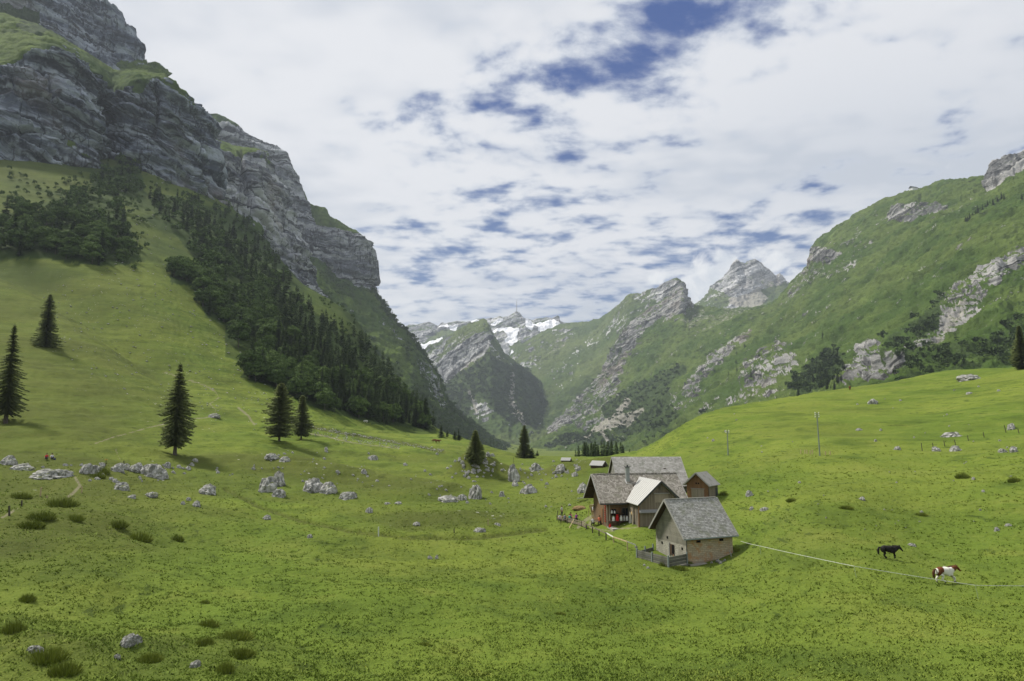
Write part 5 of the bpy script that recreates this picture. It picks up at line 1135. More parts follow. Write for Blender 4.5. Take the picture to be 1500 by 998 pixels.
TL = [(205,792,34,12),(260,792,18,7),(172,772,28,9),(90,742,44,12),(60,760,40,10),(110,762,26,8),(45,772,36,9),(30,730,30,8),(305,918,30,10),(345,935,50,10),(300,945,26,10),(70,965,54,14),(95,985,44,14),(220,968,34,10),(330,985,24,14),(352,960,40,9),
      (300,884,14,5),(40,880,22,9),(20,925,30,14),(150,694,20,9),(145,700,18,8),(1020,822,14,6),(1008,828,16,6),(975,829,18,6),(1070,806,14,6),(1080,808,10,5),(995,834,26,5),(620,945,20,3),(820,900,16,3),(1240,745,20,4),(1350,755,18,4),(1410,700,20,7),(1486,706,18,7),(1160,735,16,5),(1030,735,18,5),(1060,725,12,5)]
for i, (px, py, w, h) in enumerate(TL):
    b = hit(px, py); s = b.y / 1000.; o = link('tussock', TUS[i % 4]); o.location = (b.x, b.y, b.z); o.scale = (w * s * .45, w * s * .35, h * s * 1.35)
    tag(o, 'dark tussock of long grass standing out from the short meadow turf', 'tussock', 'dark grass tussocks')
# ------------------------------------------------------------------ fences, poles, stakes
def up_to(px, py, b): return Vector([float(v) for v in P3(px, py, b.y)])
M_POSTD = flat('dark_fence_wood', (.075, .065, .05), .9); M_POSTP = flat('pale_split_wood', (.42, .33, .20), .9); M_TAPE = flat('white_fence_tape', (.62, .64, .60), .6); M_ROD = flat('grey_green_rod', (.34, .40, .26), .6)
tape = [(1085, 793, None), (1113, 800, (1115, 813)), (1251, 829.5, (1255, 847)), (1428.5, 857.5, (1434, 878)), (1560, 858, (1564, 880))]
b0 = hit(1086, 812); base = []
for px, py, bb in tape:
    if bb: q = hit(*bb); base.append((q, up_to(px, py, q)))
    else: base.append((b0, up_to(px, py, b0)))
ef = empty('electric_fence', base[1][0], 0, 'white tape fence on thin leaning rods crossing the right pasture', 'fence')
o0 = base[1][0]
for q, tp in base[1:]:
    MB().tube([q - o0 + Vector((0, 0, -.2)), tp - o0], .022, 6).build('post', M_ROD, ef)
m = MB()
for (q1, t1), (q2, t2) in zip(base[:-1], base[1:]):
    N = 10
    for k in range(N):
        f1, f2 = k / N, (k + 1) / N; s1 = -4 * .03 * f1 * (1 - f1); s2 = -4 * .03 * f2 * (1 - f2)
        m.beam(t1.lerp(t2, f1) - o0 + Vector((0, 0, s1)), t1.lerp(t2, f2) - o0 + Vector((0, 0, s2)), .010, .034)
m.build('tape', M_TAPE, ef)
def z1(x, y): return 800 + x / 4.685, 640 + y / 4.685
rail = [((75, 575), (75, 538)), ((148, 592), (148, 555)), ((243, 616), (243, 578)), ((278, 635), (278, 598)), ((318, 660), (318, 614)), ((363, 682), (363, 638)), ((411, 710), (411, 658))]
pts = []
for bb, tt in rail: q = hit(*z1(*bb)); pts.append((q, up_to(*z1(*tt), q)))
rfn = empty('rail_fence', pts[0][0], 0, 'dark post and rail fence edging the terrace below the farmhouse', 'fence'); o0 = pts[0][0]
for q, tp in pts: MB().beam(q - o0 + Vector((0, 0, -.3)), tp - o0, .14, .14).build('post', M_POSTD, rfn)
for (q1, t1), (q2, t2) in zip(pts[:-1], pts[1:]):
    MB().beam(t1 - o0 + Vector((0, 0, -.08)), t2 - o0 + Vector((0, 0, -.08)), .06, .13).build('rail', M_WGREY, rfn)
    if t1.x < pts[3][1].x: MB().beam(t1 - o0 + Vector((0, 0, -.45)), t2 - o0 + Vector((0, 0, -.45)), .05, .35).build('rail', M_WGREY, rfn)
pr = [((411, 700), (413, 662)), ((465, 727), (460, 690)), ((560, 782), (556, 722)), ((616, 770), (615, 744))]
pts = []
for bb, tt in pr: q = hit(*z1(*bb)); pts.append((q, up_to(*z1(*tt), q)))
rf2 = empty('pale_rail', pts[1][0], 0, 'pale new wooden rail on yellow posts running down to the cattle pen', 'fence'); o0 = pts[1][0]
for q, tp in pts[1:3]: MB().beam(q - o0 + Vector((0, 0, -.3)), tp - o0, .12, .12).build('post', M_POSTP, rf2)
for k, ((q1, t1), (q2, t2)) in enumerate(zip(pts[:-1], pts[1:])): MB().beam(t1 - o0 + Vector((0, 0, .04)), t2 - o0 + Vector((0, 0, .04)), .09, .12).build('rail', M_CURT if k != 1 else M_POSTP, rf2)
q = hit(*z1(158, 628)); tp = up_to(*z1(195, 568), q); o = MB().beam((0, 0, 0), tp - q + Vector((0, .6, 0)), .12, .06).build('brace_plank', M_POSTP); o.location = q; tag(o, 'pale plank leaning against the outside of the dark rail fence', 'plank')
def stake(bx, by, tx, ty, w, mat, label, group=None, name='fence_post'):
    q = hit(bx, by); tp = up_to(tx, ty, q); o = MB().beam((0, 0, -.25), tp - q, w, w).build(name, mat); o.location = q; return tag(o, label, 'post', group)
for bx, by, tx, ty in [(1351,661,1349.5,649),(1367,656,1366,649),(1384,654,1382.5,645.5),(1400,652,1398,644),(1419,646,1417,638),(1442,641,1440,633),(1474,634,1471,623),(1493,635,1491,628)]:
    stake(bx, by, tx, ty, .10, M_POSTD, 'thin dark post in the broken row across the right hill', 'thin posts across the right hill')
for bx, by in [(1173,665),(1179,665),(1182,665),(1187,666),(1190,665),(1209,667),(1216,667)]: stake(bx, by, bx, by - 6, .12, M_POSTP, 'short pale stake beside the foot of the tall pole', 'short stakes by the tall pole')
for bx, by, tx, ty, mt, lab in [(554.5,783,554.5,772,M_TAPE,'short white post standing in the middle of the meadow by the bank'),(715,769.5,715,761,M_POSTP,'short pale post on the grass right of the bank'),(665.5,781,665,775,M_POSTD,'thin dark stake on the curved bank'),(752.5,680,752.5,670,M_POSTD,'thin dark stake beside the pointed spruce'),
    (59,727,60.5,714,M_POSTP,'leaning pale post left of the footpath'),(119.5,722,120,712.5,M_POSTP,'pale post right of the footpath'),(69,730,69,726,M_POSTP,'low pale stub near the leaning post'),(14,756,13.5,741,M_POSTD,'dark thin post at the far left path'),(32,742,32,733,M_POSTD,'second dark post beyond the far left path'),
    (817,755,817,748,M_POSTD,'dark stake just left of the terrace fence'),(182,681,181.5,675,M_POSTD,'small dark stake between waymarker and tall spruce')]: stake(bx, by, tx, ty, .13, mt, lab)
q = hit(155, 682); sg = empty('waymarker', q, .2, 'small yellow waymarker sign on a post in the left meadow', 'sign'); MB().tube([(0, 0, -.2), (0, 0, 1.25)], .05, 6).build('post', M_POSTD, sg)
m = MB(); m.prism([(-.28, 1.0), (.2, 1.0), (.36, 1.1), (.2, 1.2), (-.28, 1.2)], 'y', -.08, -.055); m.build('sign_board', flat('yellow_sign', (.55, .38, .10), .6), sg)
for bx, by, tx, ty, r, lab in [(1201, 668, 1196.5, 605, .13, 'tall wooden utility pole with insulators on the right hill'), (1066.5, 667, 1065.5, 631, .15, 'more distant utility pole with insulators left of the tall one')]:
    q = hit(bx, by); tp = up_to(tx, ty, q) - q; po = empty('utility_pole', q, 0, lab, 'utility pole')
    MB().tube([(0, 0, -.5), tuple(tp * .5), tuple(tp)], [r, r * .85, r * .65], 8).build('pole', M_POSTG, po)
    for k in range(3):
        for s in (-1, 1):
            c = tp * (1 - .045 * k - .01); i_ = MB().lathe((c.x + s * .34, c.y, c.z), [(.05, -.02), (.10, .03), (.10, .10), (.05, .20), (.07, .24)], 8).build('insulator', M_WHITE, po)
            MB().tube([(c.x, c.y, c.z - .12), (c.x + s * .34, c.y, c.z - .10), (c.x + s * .34, c.y, c.z)], .025, 5).build('hook', M_DTRIM, i_)
# straw heap and plank
q = hit(850, 746); m = rock_mesh(990, 4, .45, .6); m.materials.clear(); m.materials.append(flat('rotting_straw', (.21, .145, .07), .95, .6, 5.)); o = link('straw_heap', m); o.location = q + Vector((0, 0, .1)); o.scale = (1.15, .9, .95); tag(o, 'heap of yellow-brown straw beside the farmhouse gable', 'straw heap')
q = hit(853, 734); o = MB().beam((-.9, 0, .45), (.9, .1, .5), .35, .08).build('plank', M_TRIM); o.location = q; tag(o, 'pale plank lying in the grass above the straw heap', 'plank')
# ------------------------------------------------------------------ figures grown with the skin modifier
def skinned(name, joints, edges, mats, pick, sub=1):
    names = list(joints); me = bpy.data.meshes.new('tmp'); me.from_pydata([joints[n][0] for n in names], [(names.index(a), names.index(b)) for a, b in edges], [])
    o = bpy.data.objects.new('tmp', me); COL.objects.link(o)
    s = o.modifiers.new('s', 'SKIN'); 
    for i, n in enumerate(names):
        r = joints[n][1]; r = r if isinstance(r, tuple) else (r, r); me.skin_vertices[0].data[i].radius = r
    me.skin_vertices[0].data[0].use_root = True
    u = o.modifiers.new('u', 'SUBSURF'); u.levels = sub; u.render_levels = sub
    dg = bpy.context.evaluated_depsgraph_get(); dg.update(); out = bpy.data.meshes.new_from_object(o.evaluated_get(dg))
    bpy.data.objects.remove(o); out.name = name; out.materials.clear()
    for mt in mats: out.materials.append(mt)
    J = [(n, Vector(joints[n][0])) for n in names]
    for p in out.polygons:
        p.use_smooth = True; c = p.center
        best = min(((c - (Vector(joints[a][0]).lerp(Vector(joints[b][0]), f))).length, a, b, f) for a, b in edges for f in (.1, .3, .5, .7, .9))
        p.material_index = pick(best[1], best[2], best[3], c)
    return out
M_SKIN = flat('skin', (.45, .26, .18), .6, .1); CL = {}
def cloth(c):
    if c not in CL: CL[c] = flat('clothing', c, .9, .15)
    return CL[c]
def hand(m, w, d, side, s=1.):
    """five short fingers fanning from the palm"""
    w = Vector(w); d = Vector(d).normalized(); l = d.cross(Vector((0, 0, 1)));
    if l.length < .1: l = Vector((1, 0, 0))
    l.normalize(); p = w + d * .05
    for k, (off, ln) in enumerate(((-.03, .065), (-.01, .08), (.01, .078), (.03, .06))): m.tube([w + l * off * .6, p + l * off, p + l * off + d * ln * .6, p + l * off + d * ln + Vector((0, 0, -.02))], [.013, .012, .010, .007], 5)
    m.tube([w, w + l * .05 * side + d * .02, w + l * .06 * side + d * .055], [.014, .012, .008], 5)
def person(px, py, face, pose, shirt, legs, hair, label, group=None, scale=1., z=0.):
    q = hit(px, py); o = empty('person', (q.x, q.y, q.z + z), face, label, 'person', group); o.scale = (scale,) * 3
    if pose == 'sit': hip = .50; kn = (.42, .50); ft = (.45, .06); lean = .10
    elif pose == 'ground': hip = .14; kn = (.38, .45); ft = (.62, .08); lean = -.06
    else: hip = .92; kn = (.03, .50); ft = (.0, .08); lean = .0
    J = {'hip': ((0, 0, hip), (.15, .12)), 'waist': ((lean * .4, 0, hip + .2), (.13, .11)), 'chest': ((lean, 0, hip + .40), (.165, .12)), 'neckb': ((lean * 1.2, 0, hip + .55), .075), 'neck': ((lean * 1.3 + .01, 0, hip + .62), .055), 'head': ((lean * 1.4 + .02, 0, hip + .72), (.095, .10)), 'crown': ((lean * 1.4, 0, hip + .80), .07)}
    E = [('hip', 'waist'), ('waist', 'chest'), ('chest', 'neckb'), ('neckb', 'neck'), ('neck', 'head'), ('head', 'crown')]
    for s, n in ((-1, 'r'), (1, 'l')):
        rx = .30 if pose == 'sit' else (.10 if pose != 'ground' else .30); hz_ = hip + (.22 if pose != 'stand' else -.02); ez = hip + .30 if pose == 'sit' else hip + .24
        J['sh' + n] = ((lean, s * .17, hip + .47), .062); J['el' + n] = ((lean + (.10 if pose != 'stand' else .0), s * .25, ez - .02), .048); J['wr' + n] = ((rx + lean, s * .20, hz_), .033); J['pa' + n] = ((rx + lean + .06, s * .18, hz_ - .01), (.038, .022))
        J['hp' + n] = ((.0, s * .10, hip - .02), .10); J['kn' + n] = ((kn[0], s * .13, kn[1]), .068); J['an' + n] = ((ft[0], s * .12, ft[1]), .045); J['to' + n] = ((ft[0] + .17, s * .13, ft[1] - .02), .038)
        E += [('chest', 'sh' + n), ('sh' + n, 'el' + n), ('el' + n, 'wr' + n), ('wr' + n, 'pa' + n), ('hip', 'hp' + n), ('hp' + n, 'kn' + n), ('kn' + n, 'an' + n), ('an' + n, 'to' + n)]
    def pick(a, b, f, c):
        if a in ('neckb', 'neck', 'head') : return 0
        if a[:2] in ('el', 'wr'): return 0
        if a in ('chest', 'waist') or a[:2] == 'sh' or b[:2] == 'sh': return 1
        if a[:2] == 'an': return 3
        return 2 if not (a == 'hip' and b == 'waist') else 1
    me = skinned('body', J, E, [M_SKIN, cloth(shirt), cloth(legs), cloth((.05, .04, .035))], pick)
    link('body', me, o); hc = Vector(J['head'][0])
    m = MB(); m.lathe(hc + Vector((-.02, 0, -.02)), [(.06, -.06), (.108, 0), (.11, .05), (.085, .11), (.03, .135)], 12)
    h = m.build('hair', cloth(hair), o, smooth=True)
    m = MB(); m.add([hc + Vector(v) for v in ((.095, -.015, .0), (.095, .015, .0), (.125, 0, -.02), (.095, 0, .04))], [(0, 1, 2), (1, 3, 2), (3, 0, 2)])
    m.build('nose', M_SKIN, o)
    m = MB(); [m.lathe(hc + Vector((.09, s * .035, .012)), [(.004, -.009), (.012, 0), (.004, .009)], 6) for s in (-1, 1)]; m.build('eyes', cloth((.03, .025, .02)), o)
    m = MB(); m.box(hc.x + .088, hc.x + .098, -.025, .025, hc.z - .055, hc.z - .045); m.build('mouth', cloth((.35, .10, .09)), o)
    for s, n in ((-1, 'r'), (1, 'l')):
        w = J['pa' + n][0]; m = MB(); hand(m, w, (1, 0, -.5) if pose != 'stand' else (.2, 0, -1), -s); m.build('hand', M_SKIN, o)
    return o
G = 'guests outside the farmhouse'
WH = (.65, .65, .66); DK = (.03, .035, .05); GRN = (.04, .28, .20); PNK = (.55, .22, .26); PUR = (.22, .05, .24); ORA = (.70, .20, .12); DRD = (.25, .02, .04); BRN = (.10, .05, .025); BLK = (.015, .012, .01); FAIR = (.35, .22, .09)
def tbl(px, py, th, label, L=1.8):
    q = hit(px, py); o = empty('picnic_table', q, th, label, 'table')
    m = MB(); [m.box(-L / 2, L / 2, y, y + .15, .72, .76) for y in (-.34, -.17, .0, .17)]; m.build('table_top', M_WORANGE, o)
    for s in (-1, 1):
        m = MB(); [m.box(-L / 2, L / 2, s * .68 + y, s * .68 + y + .13, .43, .47) for y in (-.14, .01)]; m.build('bench', M_WGREY, o)
        m = MB(); x = s * (L / 2 - .25); m.beam((x, -.75, -.1), (x, -.2, .72), .08, .05); m.beam((x, .75, -.1), (x, .2, .72), .08, .05); m.box(x - .03, x + .03, -.8, .8, .36, .43); m.build('trestle', M_WDARK, o)
    return q
qa = tbl(876, 768.5, HT + .1, 'wooden picnic table in front of the farmhouse gable', 2.0); qb = tbl(834, 765, R(-32), 'picnic table behind the dark rail fence', 2.6)
def pxy(q, dx, dy): a = proj(q.x + dx, q.y + dy, gz(q.x + dx, q.y + dy)); return float(a[0]), float(a[1])
for (dx, dy, f, sh_, lg, hr, lab) in [(-.75, -.62, R(95), WH, DK, FAIR, 'person in a white shirt seated at the left end of the gable table'), (.15, -.66, R(88), ORA, DK, BRN, 'person in salmon orange seated with the back to us at the gable table'), (.85, .60, R(-100), DRD, BLK, BLK, 'person in dark red seated on the far side of the gable table'), (1.25, -.5, R(110), BLK, DK, BRN, 'person in black seated at the right end of the gable table')]:
    person(*pxy(qa, dx, dy), f, 'sit', sh_, lg, hr, lab, G)
for (dx, dy, f, sh_, lg, hr, lab) in [(-1.3, 1.1, R(-110), WH, DK, BRN, 'person in white at the far left of the fenced table'), (-.75, -.1, R(60), (.16, .17, .2), DK, BLK, 'person in grey seated with the back to the fence'), (.0, -.55, R(62), GRN, DK, BRN, 'person in a green shirt at the fenced table'), (.35, .75, R(-120), PNK, DK, BLK, 'person in pink facing us across the fenced table'), (.95, -1.1, R(65), PUR, DK, BRN, 'person in purple at the right end of the fenced table')]:
    person(*pxy(qb, dx, dy), f, 'sit', sh_, lg, hr, lab, G)
person(823, 757, R(-40), 'stand', (.5, .5, .52), DK, BRN, 'person in light grey standing behind the fenced table', G)
person(957, 770, R(-120), 'stand', DRD, WH, BRN, 'person in red and white standing at the wing door', G, .95)
person(869, 757, R(-150), 'stand', WH, (.35, .25, .14), FAIR, 'person in white and tan standing by the farmhouse gable wall', G)
person(68, 673, R(-60), 'ground', (.5, .03, .03), DK, BRN, 'hiker in a red top resting on the left meadow', None, 1.15)
person(76, 673, R(-50), 'ground', WH, DK, BLK, 'hiker in white and dark clothes resting beside the one in red', None, 1.15)
q = hit(80, 674); o = MB().lathe((0, 0, 0), [(.16, 0), (.2, .12), (.18, .32), (.06, .42)], 12).build('rucksack', cloth((.05, .06, .10))); o.location = q; tag(o, 'dark rucksack on the grass right of the resting hikers', 'rucksack')
# drying rack with cloths by the gable
q = hit(867, 758); rk_ = empty('drying_rack', q, R(60), 'wooden drying rack set up beside the farmhouse gable', 'rack'); m = MB(); [m.beam((x, s * .35, 0), (x, 0, 1.9), .06) for x in (-.7, .7) for s in (-1, 1)]; m.beam((-.75, 0, 1.88), (.75, 0, 1.88), .05); m.build('frame', M_POSTP, rk_)
for k, (x, c) in enumerate(((-.35, (.42, .30, .17)), (.35, (.66, .62, .56)))):
    m = MB(); N = 5
    m.add([(x - .28 + .56 * i / N, (-.05 if i % 2 else -.08), 1.9 - .0) for i in range(N + 1)] + [(x - .3 + .6 * i / N, (-.12 if i % 2 else -.2), .75 + .05 * (i % 2)) for i in range(N + 1)], [(i, i + 1, N + 2 + i, N + 1 + i) for i in range(N)])
    o = m.build('hanging_cloth', cloth(c)); md = o.modifiers.new('t', 'SOLIDIFY'); md.thickness = .015; o.location = q; o.rotation_euler = (0, 0, R(60)); tag(o, ('tan' if k == 0 else 'white') + ' cloth hung over the drying rack', 'cloth')
# ------------------------------------------------------------------ ponies and cattle
def equine(px, py, face, mats, pickc, label, cat, legs, headpose, size=1., name='pony', mane=None):
    q = hit(px, py); o = empty(name, (q.x, q.y, q.z), face, label, cat); o.scale = (size,) * 3
    nb, pl, mz = headpose
    J = {'loin': ((0, 0, .86), (.27, .29)), 'rump': ((-.34, 0, .88), (.27, .30)), 'dock': ((-.56, 0, .86), (.15, .17)), 'belly': ((.24, 0, .82), (.27, .31)), 'withers': ((.48, 0, .86), (.24, .30)), 'breast': ((.64, 0, .86), (.18, .24)), 'neck': (nb, (.13, .21)), 'poll': (pl, (.10, .13)), 'nosebridge': (tuple((Vector(pl) * .45 + Vector(mz) * .55)), (.065, .075)), 'muzzle': (mz, (.05, .055))}
    E = [('loin', 'rump'), ('rump', 'dock'), ('loin', 'belly'), ('belly', 'withers'), ('withers', 'breast'), ('breast', 'neck'), ('neck', 'poll'), ('poll', 'nosebridge'), ('nosebridge', 'muzzle')]
    for n, (root, pts_) in legs.items():
        prev = root
        for k, (pt, r) in enumerate(pts_): J[n + str(k)] = (pt, r * 1.22); E.append((prev, n + str(k))); prev = n + str(k)
    me = skinned('body', J, E, mats, pickc, 2); link('body', me, o)
    m = MB(); tb = Vector((-.54, 0, .95)); 
    m.tube([tb, tb + Vector((-.12, 0, .0)), tb + Vector((-.2, .01, -.22)), tb + Vector((-.19, .02, -.5)), tb + Vector((-.15, .02, -.62))], [.045, .075, .10, .075, .02], 8); m.build('tail', mane or mats[0], o, smooth=True)
    m = MB(); a = Vector(nb) + Vector((-.06, 0, .12)); b = Vector(pl) + Vector((-.03, 0, .08)); w = Vector((.46, 0, 1.10))
    for k in range(14):
        f = k / 13; p = w.lerp(a, f * 2) if f < .5 else a.lerp(b, f * 2 - 1); m.tube([p, p + Vector((-.03, .06, .04)), p + Vector((0, .12, -.14))], [.03, .035, .008], 5)
    if cat == 'pony': m.build('mane', mane or mats[0], o)
    for s in (-1, 1): MB().lathe(Vector(pl) + Vector((-.02, s * .06, .08)), [(.03, 0), (.028, .05), (.004, .12)], 6).build('ear', mats[0] if not mane else mane, o)
    m = MB(); [m.lathe(Vector(pl) * .72 + Vector(mz) * .28 + Vector((0, s * .072, .01)), [(.004, -.014), (.016, 0), (.004, .014)], 6) for s in (-1, 1)]; m.build('eyes', M_BLACK, o)
    return o
C_W = flat('white_coat', (.68, .66, .60), .8, .08); C_B = flat('chestnut_coat', (.13, .045, .018), .8, .2); C_K = flat('black_coat', (.016, .014, .013), .7, .3); C_D = flat('dark_mane', (.085, .035, .018), .9, .3); C_H = flat('dark_hoof', (.04, .035, .03), .6)
def pinto(a, b, f, c):
    if b in ('neck',) and f > .35 or a in ('neck', 'poll', 'nosebridge'): return 1
    if a[:2] in ('fl', 'fr', 'hl', 'hr'):
        k = int(a[-1]) if a[-1].isdigit() else 0
        if b[-1] == '4': return 3
        if a[:2] in ('hl',) : return 1 if k < 1 else 0
        if a[:2] == 'hr': return 0 if k < 1 else (0)
        return 0 if k >= 1 else (1 if f > .6 else 0)
    x = c.x
    if a in ('loin', 'rump') or b == 'dock' or a == 'dock':
        return 1 if (x < -.12 and x > -.46 and c.z > .70) or (x < 0 and x > -.5 and c.z < .80) else 0
    return 0
L_run = {'hl': ('rump', [((-.40, .13, .66), .13), ((-.26, .14, .50), .085), ((-.46, .14, .32), .05), ((-.44, .14, .10), .036), ((-.38, .14, .03), .045)]),
         'hr': ('rump', [((-.30, -.13, .64), .13), ((-.10, -.13, .50), .085), ((-.22, -.13, .32), .05), ((-.02, -.13, .12), .036), ((.05, -.13, .06), .045)]),
         'fl': ('withers', [((.50, .12, .62), .10), ((.62, .12, .50), .065), ((.80, .12, .34), .045), ((.94, .12, .12), .033), ((1.0, .12, .05), .042)]),
         'fr': ('withers', [((.50, -.12, .62), .10), ((.58, -.12, .50), .065), ((.80, -.12, .36), .045), ((.70, -.12, .16), .033), ((.74, -.12, .08), .042)])}
hp = ((.86, 0, 1.02), (1.06, 0, 1.08), (1.34, 0, .80))
equine(1383, 854.5, R(6), [C_W, C_B, C_K, C_H], pinto, 'brown and white pinto pony cantering behind the white tape fence', 'pony', L_run, hp, 1.13, mane=C_D)
L_gal = {'hl': ('rump', [((-.34, .13, .66), .13), ((-.16, .14, .50), .085), ((-.28, .14, .32), .05), ((-.10, .14, .14), .036), ((-.03, .14, .07), .045)]),
         'hr': ('rump', [((-.36, -.13, .64), .13), ((-.20, -.13, .50), .085), ((-.36, -.13, .32), .05), ((-.22, -.13, .12), .036), ((-.15, -.13, .05), .045)]),
         'fl': ('withers', [((.50, .12, .62), .10), ((.56, .12, .46), .065), ((.52, .12, .30), .045), ((.62, .12, .12), .033), ((.66, .12, .05), .042)]),
         'fr': ('withers', [((.48, -.12, .62), .10), ((.44, -.12, .48), .065), ((.56, -.12, .32), .045), ((.46, -.12, .14), .033), ((.46, -.12, .05), .042)])}
hp2 = ((.80, 0, .98), (.98, 0, 1.0), (1.22, 0, .66))
equine(1301, 819, R(-12), [C_K, C_K, C_K, C_H], lambda a, b, f, c: 0, 'black pony with lowered head running across the right pasture', 'pony', L_gal, hp2, 1.05)
L_st = {'hl': ('rump', [((-.38, .15, .62), .13), ((-.30, .15, .46), .08), ((-.42, .15, .30), .05), ((-.38, .15, .08), .04), ((-.34, .15, .03), .05)]), 'hr': ('rump', [((-.36, -.15, .62), .13), ((-.26, -.15, .46), .08), ((-.38, -.15, .30), .05), ((-.33, -.15, .08), .04), ((-.29, -.15, .03), .05)]),
        'fl': ('withers', [((.50, .13, .60), .1), ((.50, .13, .45), .07), ((.52, .13, .30), .05), ((.50, .13, .08), .04), ((.53, .13, .03), .05)]), 'fr': ('withers', [((.48, -.13, .60), .1), ((.46, -.13, .45), .07), ((.50, -.13, .30), .05), ((.48, -.13, .08), .04), ((.51, -.13, .03), .05)])}
gz1 = ((.86, 0, .80), (1.02, 0, .66), (1.16, 0, .34)); gz2 = ((.86, 0, .94), (1.06, 0, .98), (1.30, 0, .84))
C_T = flat('tan_coat', (.36, .22, .12), .8, .1)
for px, py, f, mt, hp_, lab in [(536, 620, 170, C_W, gz1, 'white cow grazing just below the dark wood'), (642.5, 626, 20, C_W, gz2, 'pale cow standing at the right foot of the wood'), (636, 648.5, 10, C_B, gz1, 'brown cow grazing on the grass rim, left of two'), (641, 649.5, -10, C_B, gz2, 'brown cow on the grass rim, right of two'),
    (651, 632, 0, C_W, gz1, 'white cow on the slope beyond the wood corner'), (1215, 568, 15, C_T, gz1, 'tan cow on the right hill crest, left of two'), (1245, 571.5, 60, C_B, gz2, 'brown cow on the right hill crest, right of two')]:
    equine(px, py, R(f), [mt, mt, mt, C_H], lambda a, b, f, c: 0, lab, 'cow', L_st, hp_, 1.5, 'cow')
# ------------------------------------------------------------------ camera, light, sky, air
cam_d = bpy.data.cameras.new('camera'); cam = link('camera', cam_d); SC.camera = cam
cam_d.sensor_width = 36; cam_d.lens = 24.0; cam_d.clip_start = .1; cam_d.clip_end = 60000
cam.location = (0, 0, 0); cam.rotation_euler = (math.pi / 2 + PITCH, 0, 0)
SUN_EL, SUN_AZ = R(52), R(-62)       # azimuth measured from +Y towards +X
sun_d = bpy.data.lights.new('sun', 'SUN'); sun_d.energy = 3.4; sun_d.angle = R(9); sun_d.color = (1, .95, .86)
sun = link('sun', sun_d)
sv = Vector((math.sin(SUN_AZ) * math.cos(SUN_EL), math.cos(SUN_AZ) * math.cos(SUN_EL), math.sin(SUN_EL)))
sun.rotation_euler = sv.to_track_quat('Z', 'Y').to_euler(); sun.location = (0, 0, 50)
W = bpy.data.worlds.new('World'); SC.world = W; W.use_nodes = True
t = NT(tree=W.node_tree); bg = t.n['Background']
sky = t.n.new('ShaderNodeTexSky'); sky.sky_type = 'NISHITA'; sky.sun_disc = False; sky.sun_elevation = SUN_EL; sky.sun_rotation = SUN_AZ
sky.altitude = 1200; sky.air_density = 1.0; sky.dust_density = .4
g = t.n.new('ShaderNodeTexCoord').outputs['Generated']
dx, dy, dz = t.sep(g)
zz = t.m('ADD', t.m('MAXIMUM', dz, .0), .12)
X = t.m('DIVIDE', dx, zz); Y = t.m('DIVIDE', dy, zz)
pl = t.comb(X, Y, 0.)
warp = t.noise(pl, 1.1, 2, .5)
plw = t.vm('ADD', pl, t.comb(t.m('MULTIPLY', warp, .25), t.m('MULTIPLY', warp, .15), 0.))
cell = t.noise(t.mapping(plw, (1.0, 1.2, 1), (0, 0, R(25))), 6.6, 2, .5)      # altocumulus grains
frag = t.noise(plw, 26, 4, .6)
mid = t.noise(t.mapping(plw, (1, 1, 1), loc=(3.1, 1.7, 0)), 2.6, 3, .55)
low = t.noise(t.mapping(pl, (.45, .9, 1), (0, 0, R(-35)), (1.3, .4, 0)), 1.3, 3, .5)
def gauss_line(x1, y1, x2, y2, w):
    L = math.hypot(x2 - x1, y2 - y1); ux, uy = (x2 - x1) / L, (y2 - y1) / L
    a = t.m('SUBTRACT', X, x1); b = t.m('SUBTRACT', Y, y1)
    al = t.m('ADD', t.m('MULTIPLY', a, ux), t.m('MULTIPLY', b, uy))
    ac = t.m('ADD', t.m('MULTIPLY', a, -uy), t.m('MULTIPLY', b, ux))
    ov = t.m('MAXIMUM', t.m('SUBTRACT', t.m('ABSOLUTE', t.m('SUBTRACT', al, L / 2)), L / 2), 0.)
    d2 = t.m('ADD', t.m('MULTIPLY', ac, ac), t.m('MULTIPLY', ov, ov))
    return t.m('EXPONENT', t.m('MULTIPLY', d2, -1. / (w * w)))
def XY(px, py):
    v = P3(px, py, 1.0); v = v / np.linalg.norm(v); z = max(v[2], 0) + .12; return v[0] / z, v[1] / z
def gl(p, q, w): a = XY(*p); b = XY(*q); return gauss_line(a[0], a[1], b[0], b[1], w)
hole = t.m('MULTIPLY', gl((1030, 10), (590, 190), .10), .50)
hole = t.m('ADD', hole, t.m('MULTIPLY', gl((1040, 0), (900, 90), .09), .30))
hole = t.m('ADD', hole, t.m('MULTIPLY', gl((980, 60), (640, 340), .34), .33))
hole = t.m('ADD', hole, t.m('MULTIPLY', gl((620, 400), (1000, 400), .55), .30))
hole = t.m('ADD', hole, t.m('MULTIPLY', gl((840, 465), (990, 440), .40), .34))
hole = t.m('ADD', hole, t.m('MULTIPLY', gl((590, 470), (680, 475), .35), .22))
hole = t.m('ADD', hole, t.m('MULTIPLY', gl((1000, 350), (1330, 310), .22), .22))
hole = t.m('ADD', hole, t.m('MULTIPLY', gl((1080, 375), (1300, 375), .3), .20))
veil = t.m('ADD', t.m('MULTIPLY', gl((250, 60), (440, 300), .40), .55), t.m('MULTIPLY', gl((1330, 40), (1080, 240), .22), .34))
veil = t.m('ADD', veil, t.m('MULTIPLY', gl((560, 40), (830, -60), .25), .45))
den = t.m('ADD', t.m('MULTIPLY', t.m('SUBTRACT', cell, .5), 2.9), t.m('MULTIPLY', t.m('SUBTRACT', mid, .5), 1.3))
den = t.m('ADD', den, t.m('MULTIPLY', t.m('SUBTRACT', frag, .5), .95))
den = t.m('ADD', den, t.m('MULTIPLY', t.m('SUBTRACT', low, .5), .6))
den = t.m('ADD', t.m('SUBTRACT', t.m('ADD', den, .66), hole), veil)
